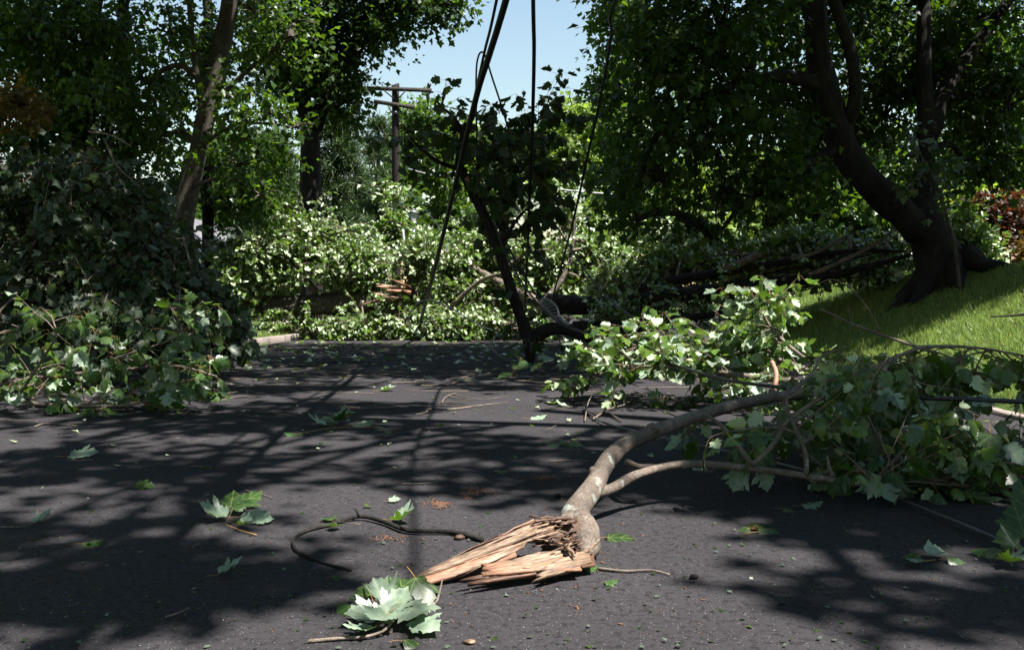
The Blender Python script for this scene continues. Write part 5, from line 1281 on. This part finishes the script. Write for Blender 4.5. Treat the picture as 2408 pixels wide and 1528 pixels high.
singles = [(190, 1072, "pale curled leaf alone near the left edge", 10, 1, 1.3, .13), (495, 1098, "dark leaf lying alone left of centre", -10, 0, 1.3, .12), (335, 1144, "flat green leaf sliver left of the leaf sprig", 5, 0, .9, .11), (95, 1229, "small pale curled leaf at the left edge", 60, 1, .8, .09),
           (215, 1279, "dark leaf with long stalk pointing left", 10, 0, .9, .1), (535, 1349, "pale oval leaf alone in the lower left", 30, 1, .75, .1), (1185, 1108, "bright green leaf in the middle of the road", 30, 0, 1, .11), (1415, 1011, "green leaf beside the steel strand", 5, 0, 1, .12),
           (1262, 984, "flat pale leaf on the far side of the dark oak sprig", 0, 1, 1, .12), (1452, 1266, "green leaf right of the splintered end", 0, 0, 1.1, .1), (1385, 1336, "bright leaf at the splintered end's lower right", 40, 0, .8, .09), (787, 1242, "pale leaf under the curved twig", -80, 1, .7, .09),
           (775, 1222, "dark leaf above the curved twig", 120, 0, .8, .09), (945, 1226, "long narrow leaf behind the curved twig", -20, 1, 1.1, .1), (925, 1178, "small leaf in front of the bark smear", 10, 1, .6, .09), (795, 1357, "small dark leaf left of the long splinter", 20, 0, .5, .1),
           (757, 1048, "small grey leaf below the long flat sprig", 0, 1, .6, .1), (1012, 886, "flat green leaf on the far road, left one", 10, 0, 1.3, .15), (1100, 894, "flat green leaf on the far road, right one", 0, 0, 1.3, .15), (910, 918, "pale leaf lying left on the far road", 0, 1, 1.2, .13),
           (1640, 1100, "leaf lying between the two forks of the snapped branch", 20, 1, 1, .1), (2260, 1170, "big pale leaf below the branch at right", -60, 1, 1.2, .12), (1860, 1200, "dim leaf below the lower fork", -30, 0, .9, .1), (1905, 1190, "grey-green leaf below the lower fork, right one", 0, 1, .9, .1), (1435, 1370, "half yellow leaf scrap right of the torn stump", 10, 0, .5, .09)]
for (vx, vy, lab, hd, fl, sc_, sz) in singles:
    sprig("fallen_leaf", lab, vx, vy, [(0, 0, hd, .03, fl, sc_, .004)], None, sz)
# leaves poking in at the right border
sprig("leaf_sprig", "green leaves standing up at the lower right border", 2385, 1330, [(-55, -25, 160, .2, 0, 1.0, .03), (-10, -30, 100, .7, 0, 1.0, .05), (15, -50, 90, 1.5, 0, 1.5, .08), (25, -70, 70, 2.0, 0, 1.4, .16), (-10, 0, -60, -.1, 1, .9, .01)], [(2380, 1330, .006), (2375, 1310, .03), (2395, 1270, .1)], .10, "leaves")

def twig(label, pts, r, bm='twig', side=None):
    P = np.array([road_pt(x, y, z) for x, y, z in pts])
    paths = [(P, np.linspace(r, r * .5, len(P)))]
    for s in (side or []): Q = np.array([road_pt(x, y, z) for x, y, z in s]); paths.append((Q, np.linspace(r * .7, r * .3, len(Q))))
    return bare("twig", label, "twig", paths, bm=bm, n=6)
twig("long curved twig lying beside the splintered end", [(1135, 1268, .012), (1060, 1250, .014), (960, 1246, .016), (900, 1225, .016), (845, 1214, .018), (780, 1232, .01), (720, 1248, .008), (690, 1270, .007), (700, 1296, .007), (760, 1322, .006), (826, 1340, .006)], .011, 'bark_dark', [[(845, 1214, .02), (835, 1195, .05)], [(960, 1246, .016), (940, 1236, .03)]])
twig("bare twig lying right of the bright leaf", [(1405, 1336, .007), (1470, 1342, .008), (1530, 1340, .008), (1575, 1350, .007)], .006)
twig("thin stick leaning on the leaf cluster", [(860, 1415, .01), (857, 1395, .05), (853, 1380, .1)], .004)
twig("bent twig behind the leaf cluster", [(1000, 1425, .007), (1025, 1415, .01), (1035, 1385, .03), (1040, 1362, .04)], .005)
twig("short stick in the lower left", [(390, 1450, .006), (420, 1440, .006), (445, 1428, .006)], .004)
twig("thin twig above the shaded leaf sprig", [(575, 1153, .006), (610, 1160, .006), (640, 1170, .006)], .004)
twig("twig lying before the left branch's tip", [(600, 966, .008), (645, 970, .01), (692, 978, .008)], .006)
twig("twig at the left border below the curled leaf", [(-10, 1238, .006), (30, 1238, .006), (62, 1237, .006)], .004)
twig("forked twig on the middle of the road", [(1035, 952, .008), (1050, 932, .02), (1075, 922, .03)], .006, 'twig', [[(1060, 926, .02), (1130, 938, .01), (1200, 930, .01)]])
twig("straight thin twig near the bark smears", [(945, 1137, .006), (990, 1136, .006), (1032, 1133, .006)], .004)
twig("thin twig left of the snapped branch's bend", [(1290, 1084, .006), (1335, 1082, .006), (1385, 1083, .006)], .004)
twig("crooked pale twig by the steel strand's end", [(1395, 985, .02), (1430, 962, .03), (1465, 952, .03), (1490, 935, .05)], .009, 'bark', [[(1375, 990, .01), (1382, 950, .06), (1392, 925, .12), (1388, 905, .2)]])
twig("lichen-covered broken stick at the steel strand's end", [(1372, 966, .02), (1400, 974, .02), (1430, 972, .02), (1462, 990, .015)], .014, 'bark_mid')
twig("long twig on the far road at left", [(640, 905, .01), (690, 908, .01), (760, 906, .01)], .007)
twig("far twig across the shaded road", [(700, 862, .01), (800, 850, .01), (900, 855, .01)], .008, 'bark_dark')
twig("far forked twig before the dark mound", [(900, 832, .01), (980, 838, .02), (1060, 830, .01)], .009, 'bark_dark')
twig("stick on the far road below the pale loop", [(1050, 905, .01), (1120, 885, .02), (1180, 868, .02)], .006)
twig("branch end lying at the left border", [(-20, 985, .01), (40, 988, .012), (90, 990, .01)], .007)
twig("twig below the left branch near the border", [(80, 1003, .01), (110, 995, .015), (180, 1000, .01)], .006)

def lump(name, label, vx, vy, r, m_, sq=.7, cat="stone"):
    c = road_pt(vx, vy, 0); mb = MB()
    n, k = 9, 6; V = []
    for a in range(k + 1):
        th = PI * a / k
        for b in range(n): V.append(np.array([math.sin(th) * math.cos(2 * PI * b / n), math.sin(th) * math.sin(2 * PI * b / n) * .8, math.cos(th) * sq]) * r * (1 + .14 * rng.standard_normal()))
    F = [[a * n + b, a * n + (b + 1) % n, a * n + n + (b + 1) % n, a * n + n + b] for a in range(k) for b in range(n)]
    mb.add(np.array(V) + c + [0, 0, r * sq * .85], [F])
    return solo(name, mb, M[m_], c, label, cat, smooth=True)
lump("bark_lump", "dark lump of bark on the sunny asphalt at right", 1632, 1360, .016, 'bark_dark', .55, "bark")
lump("bark_lump", "dark crumb of bark left of the snapped branch", 1312, 1170, .018, 'bark_dark', .6, "bark")
lump("bark_lump", "brown shred beside the curved twig", 1080, 1268, .022, 'wood_dark', .5, "bark")
lump("wood_shred", "torn pale wood shred at the bottom edge", 1105, 1512, .018, 'wood', .35, "wood chip")
# short cut log end
c = road_pt(1585, 1055, 0); mb = MB(); tube(mb, [c + [0, -.03, .035], c + [.02, .05, .035]], [.032, .034], 12, 1, False)
lg = solo("log_end", mb, M['bark_mid'], c, "short round log end showing amber wood by the steel strand", "log", smooth=True)
mb = MB(); ang = np.arange(12) * PI / 6; V = [c + [math.cos(a) * .030, -.033, .035 + math.sin(a) * .030] for a in ang]; mb.add(V, [[list(range(12))[::-1]]]); link("cut_face", mb.mesh("cut_face", M['nut'], c), lg)

# bark smears, crumbs, leaf scraps and grit that nobody could count
def crumbs(name, label, spots, m_, smin, smax, kind="stuff"):
    mb = MB()
    for (vx, vy, dx, dy, n) in spots:
        for _ in range(n):
            p = road_pt(vx + rng.normal() * dx, vy + rng.normal() * dy, 0)
            s = rng.uniform(smin, smax); a = rng.uniform(0, PI)
            R = rotm(x=rng.normal() * .25, y=rng.normal() * .25, z=a)
            box(mb, p + [0, 0, s * .16 + .001], (s * rng.uniform(.6, 1.8), s * .6, s * .3), R, taper=.35)
    solo(name, mb, M[m_], (0, 0, 0), label, "debris", kind=kind)
crumbs("bark_crumbs", "reddish bark crumbs smeared on the asphalt", [(1035, 1186, 16, 5, 170), (1120, 1156, 22, 4, 130), (1275, 1124, 26, 3, 130), (910, 1266, 22, 5, 60), (1100, 1170, 10, 3, 30), (1250, 1300, 120, 60, 70), (1200, 1380, 200, 40, 40)], 'chip', .004, .012)
lit = [(x, y, 60, 12, 5) for x, y in zip(rng.uniform(0, 2400, 90), 820 + 700 * rng.random(90) ** 1.6)]
def leaf_bits():
    n = 750; P = np.array([road_pt(x, y, .006) for x, y in zip(rng.uniform(-50, 2450, n), 900 + 640 * rng.random(n) ** 1.3)])
    A = nrm(np.stack([rng.normal(size=n), rng.normal(size=n), .1 * rng.normal(size=n)], -1)); N = nrm(np.array([0, 0, 1.0]) + .3 * rng.standard_normal((n, 3)))
    N = np.where((rng.random(n) < .4)[:, None], -N, N)
    mb = MB(); add_leaves(mb, P, A, N, rng.uniform(.008, .026, n), LOWP + KITE)
    solo("leaf_scraps", mb, M['leaf_shade_tone'], (0, 0, 0), "scattered green leaf scraps on the road", "debris", kind="stuff")
leaf_bits()
crumbs("brown_scraps", "scattered brown bark and seed scraps on the road", lit[::4], 'chip', .003, .008)
crumbs("pale_grit", "pale grit sprinkled on the asphalt", [(x, y, 120, 25, 6) for x, y in zip(rng.uniform(0, 2400, 110), 900 + 620 * rng.random(110) ** 1.2)], 'grit', .002, .0045)
def scrap_leaves():
    n = 900; x = rng.uniform(-4.6, 3.8, n); y = 4 + 15 * rng.random(n) ** .6
    P = np.stack([x, y, np.full(n, .012)], -1); A = nrm(np.stack([rng.normal(size=n), rng.normal(size=n), .08 * np.abs(rng.normal(size=n))], -1))
    N = nrm(np.array([0, 0, 1.0]) + .25 * rng.standard_normal((n, 3))); N = np.where((rng.random(n) < .5)[:, None], -N, N)
    mb = MB(); add_leaves(mb, P, A, N, np.where(y > 11, .13, .05) * rng.uniform(.5, 1.2, n), LOWP)
    solo("leaf_litter", mb, M['leaf_fallen'], (0, 0, 0), "torn leaves strewn over the road", "leaves", kind="stuff")
scrap_leaves()

def twig_litter():
    mb = MB()
    for _ in range(280):
        y = 3 + 16 * rng.random() ** .7; x = rng.uniform(-4.5, 3.6); a = rng.normal() * .5 + (PI if rng.random() < .5 else 0); L = rng.uniform(.15, .7) if y > 7 else rng.uniform(.03, .14)
        P = [np.array([x, y, .012])]
        for k in range(4):
            a += rng.normal() * .3; P.append(P[-1] + np.array([math.cos(a), math.sin(a), 0]) * L / 4 + [0, 0, abs(rng.normal()) * .006])
        tube(mb, P, np.linspace(.006, .002, 5) * (rng.uniform(.6, 1.5) if y > 7 else rng.uniform(.2, .5)), 4, 2, False)
    solo("twig_litter", mb, M['twig'], (0, 0, 0), "thin broken twigs strewn over the road", "twigs", kind="stuff", smooth=True)
twig_litter()
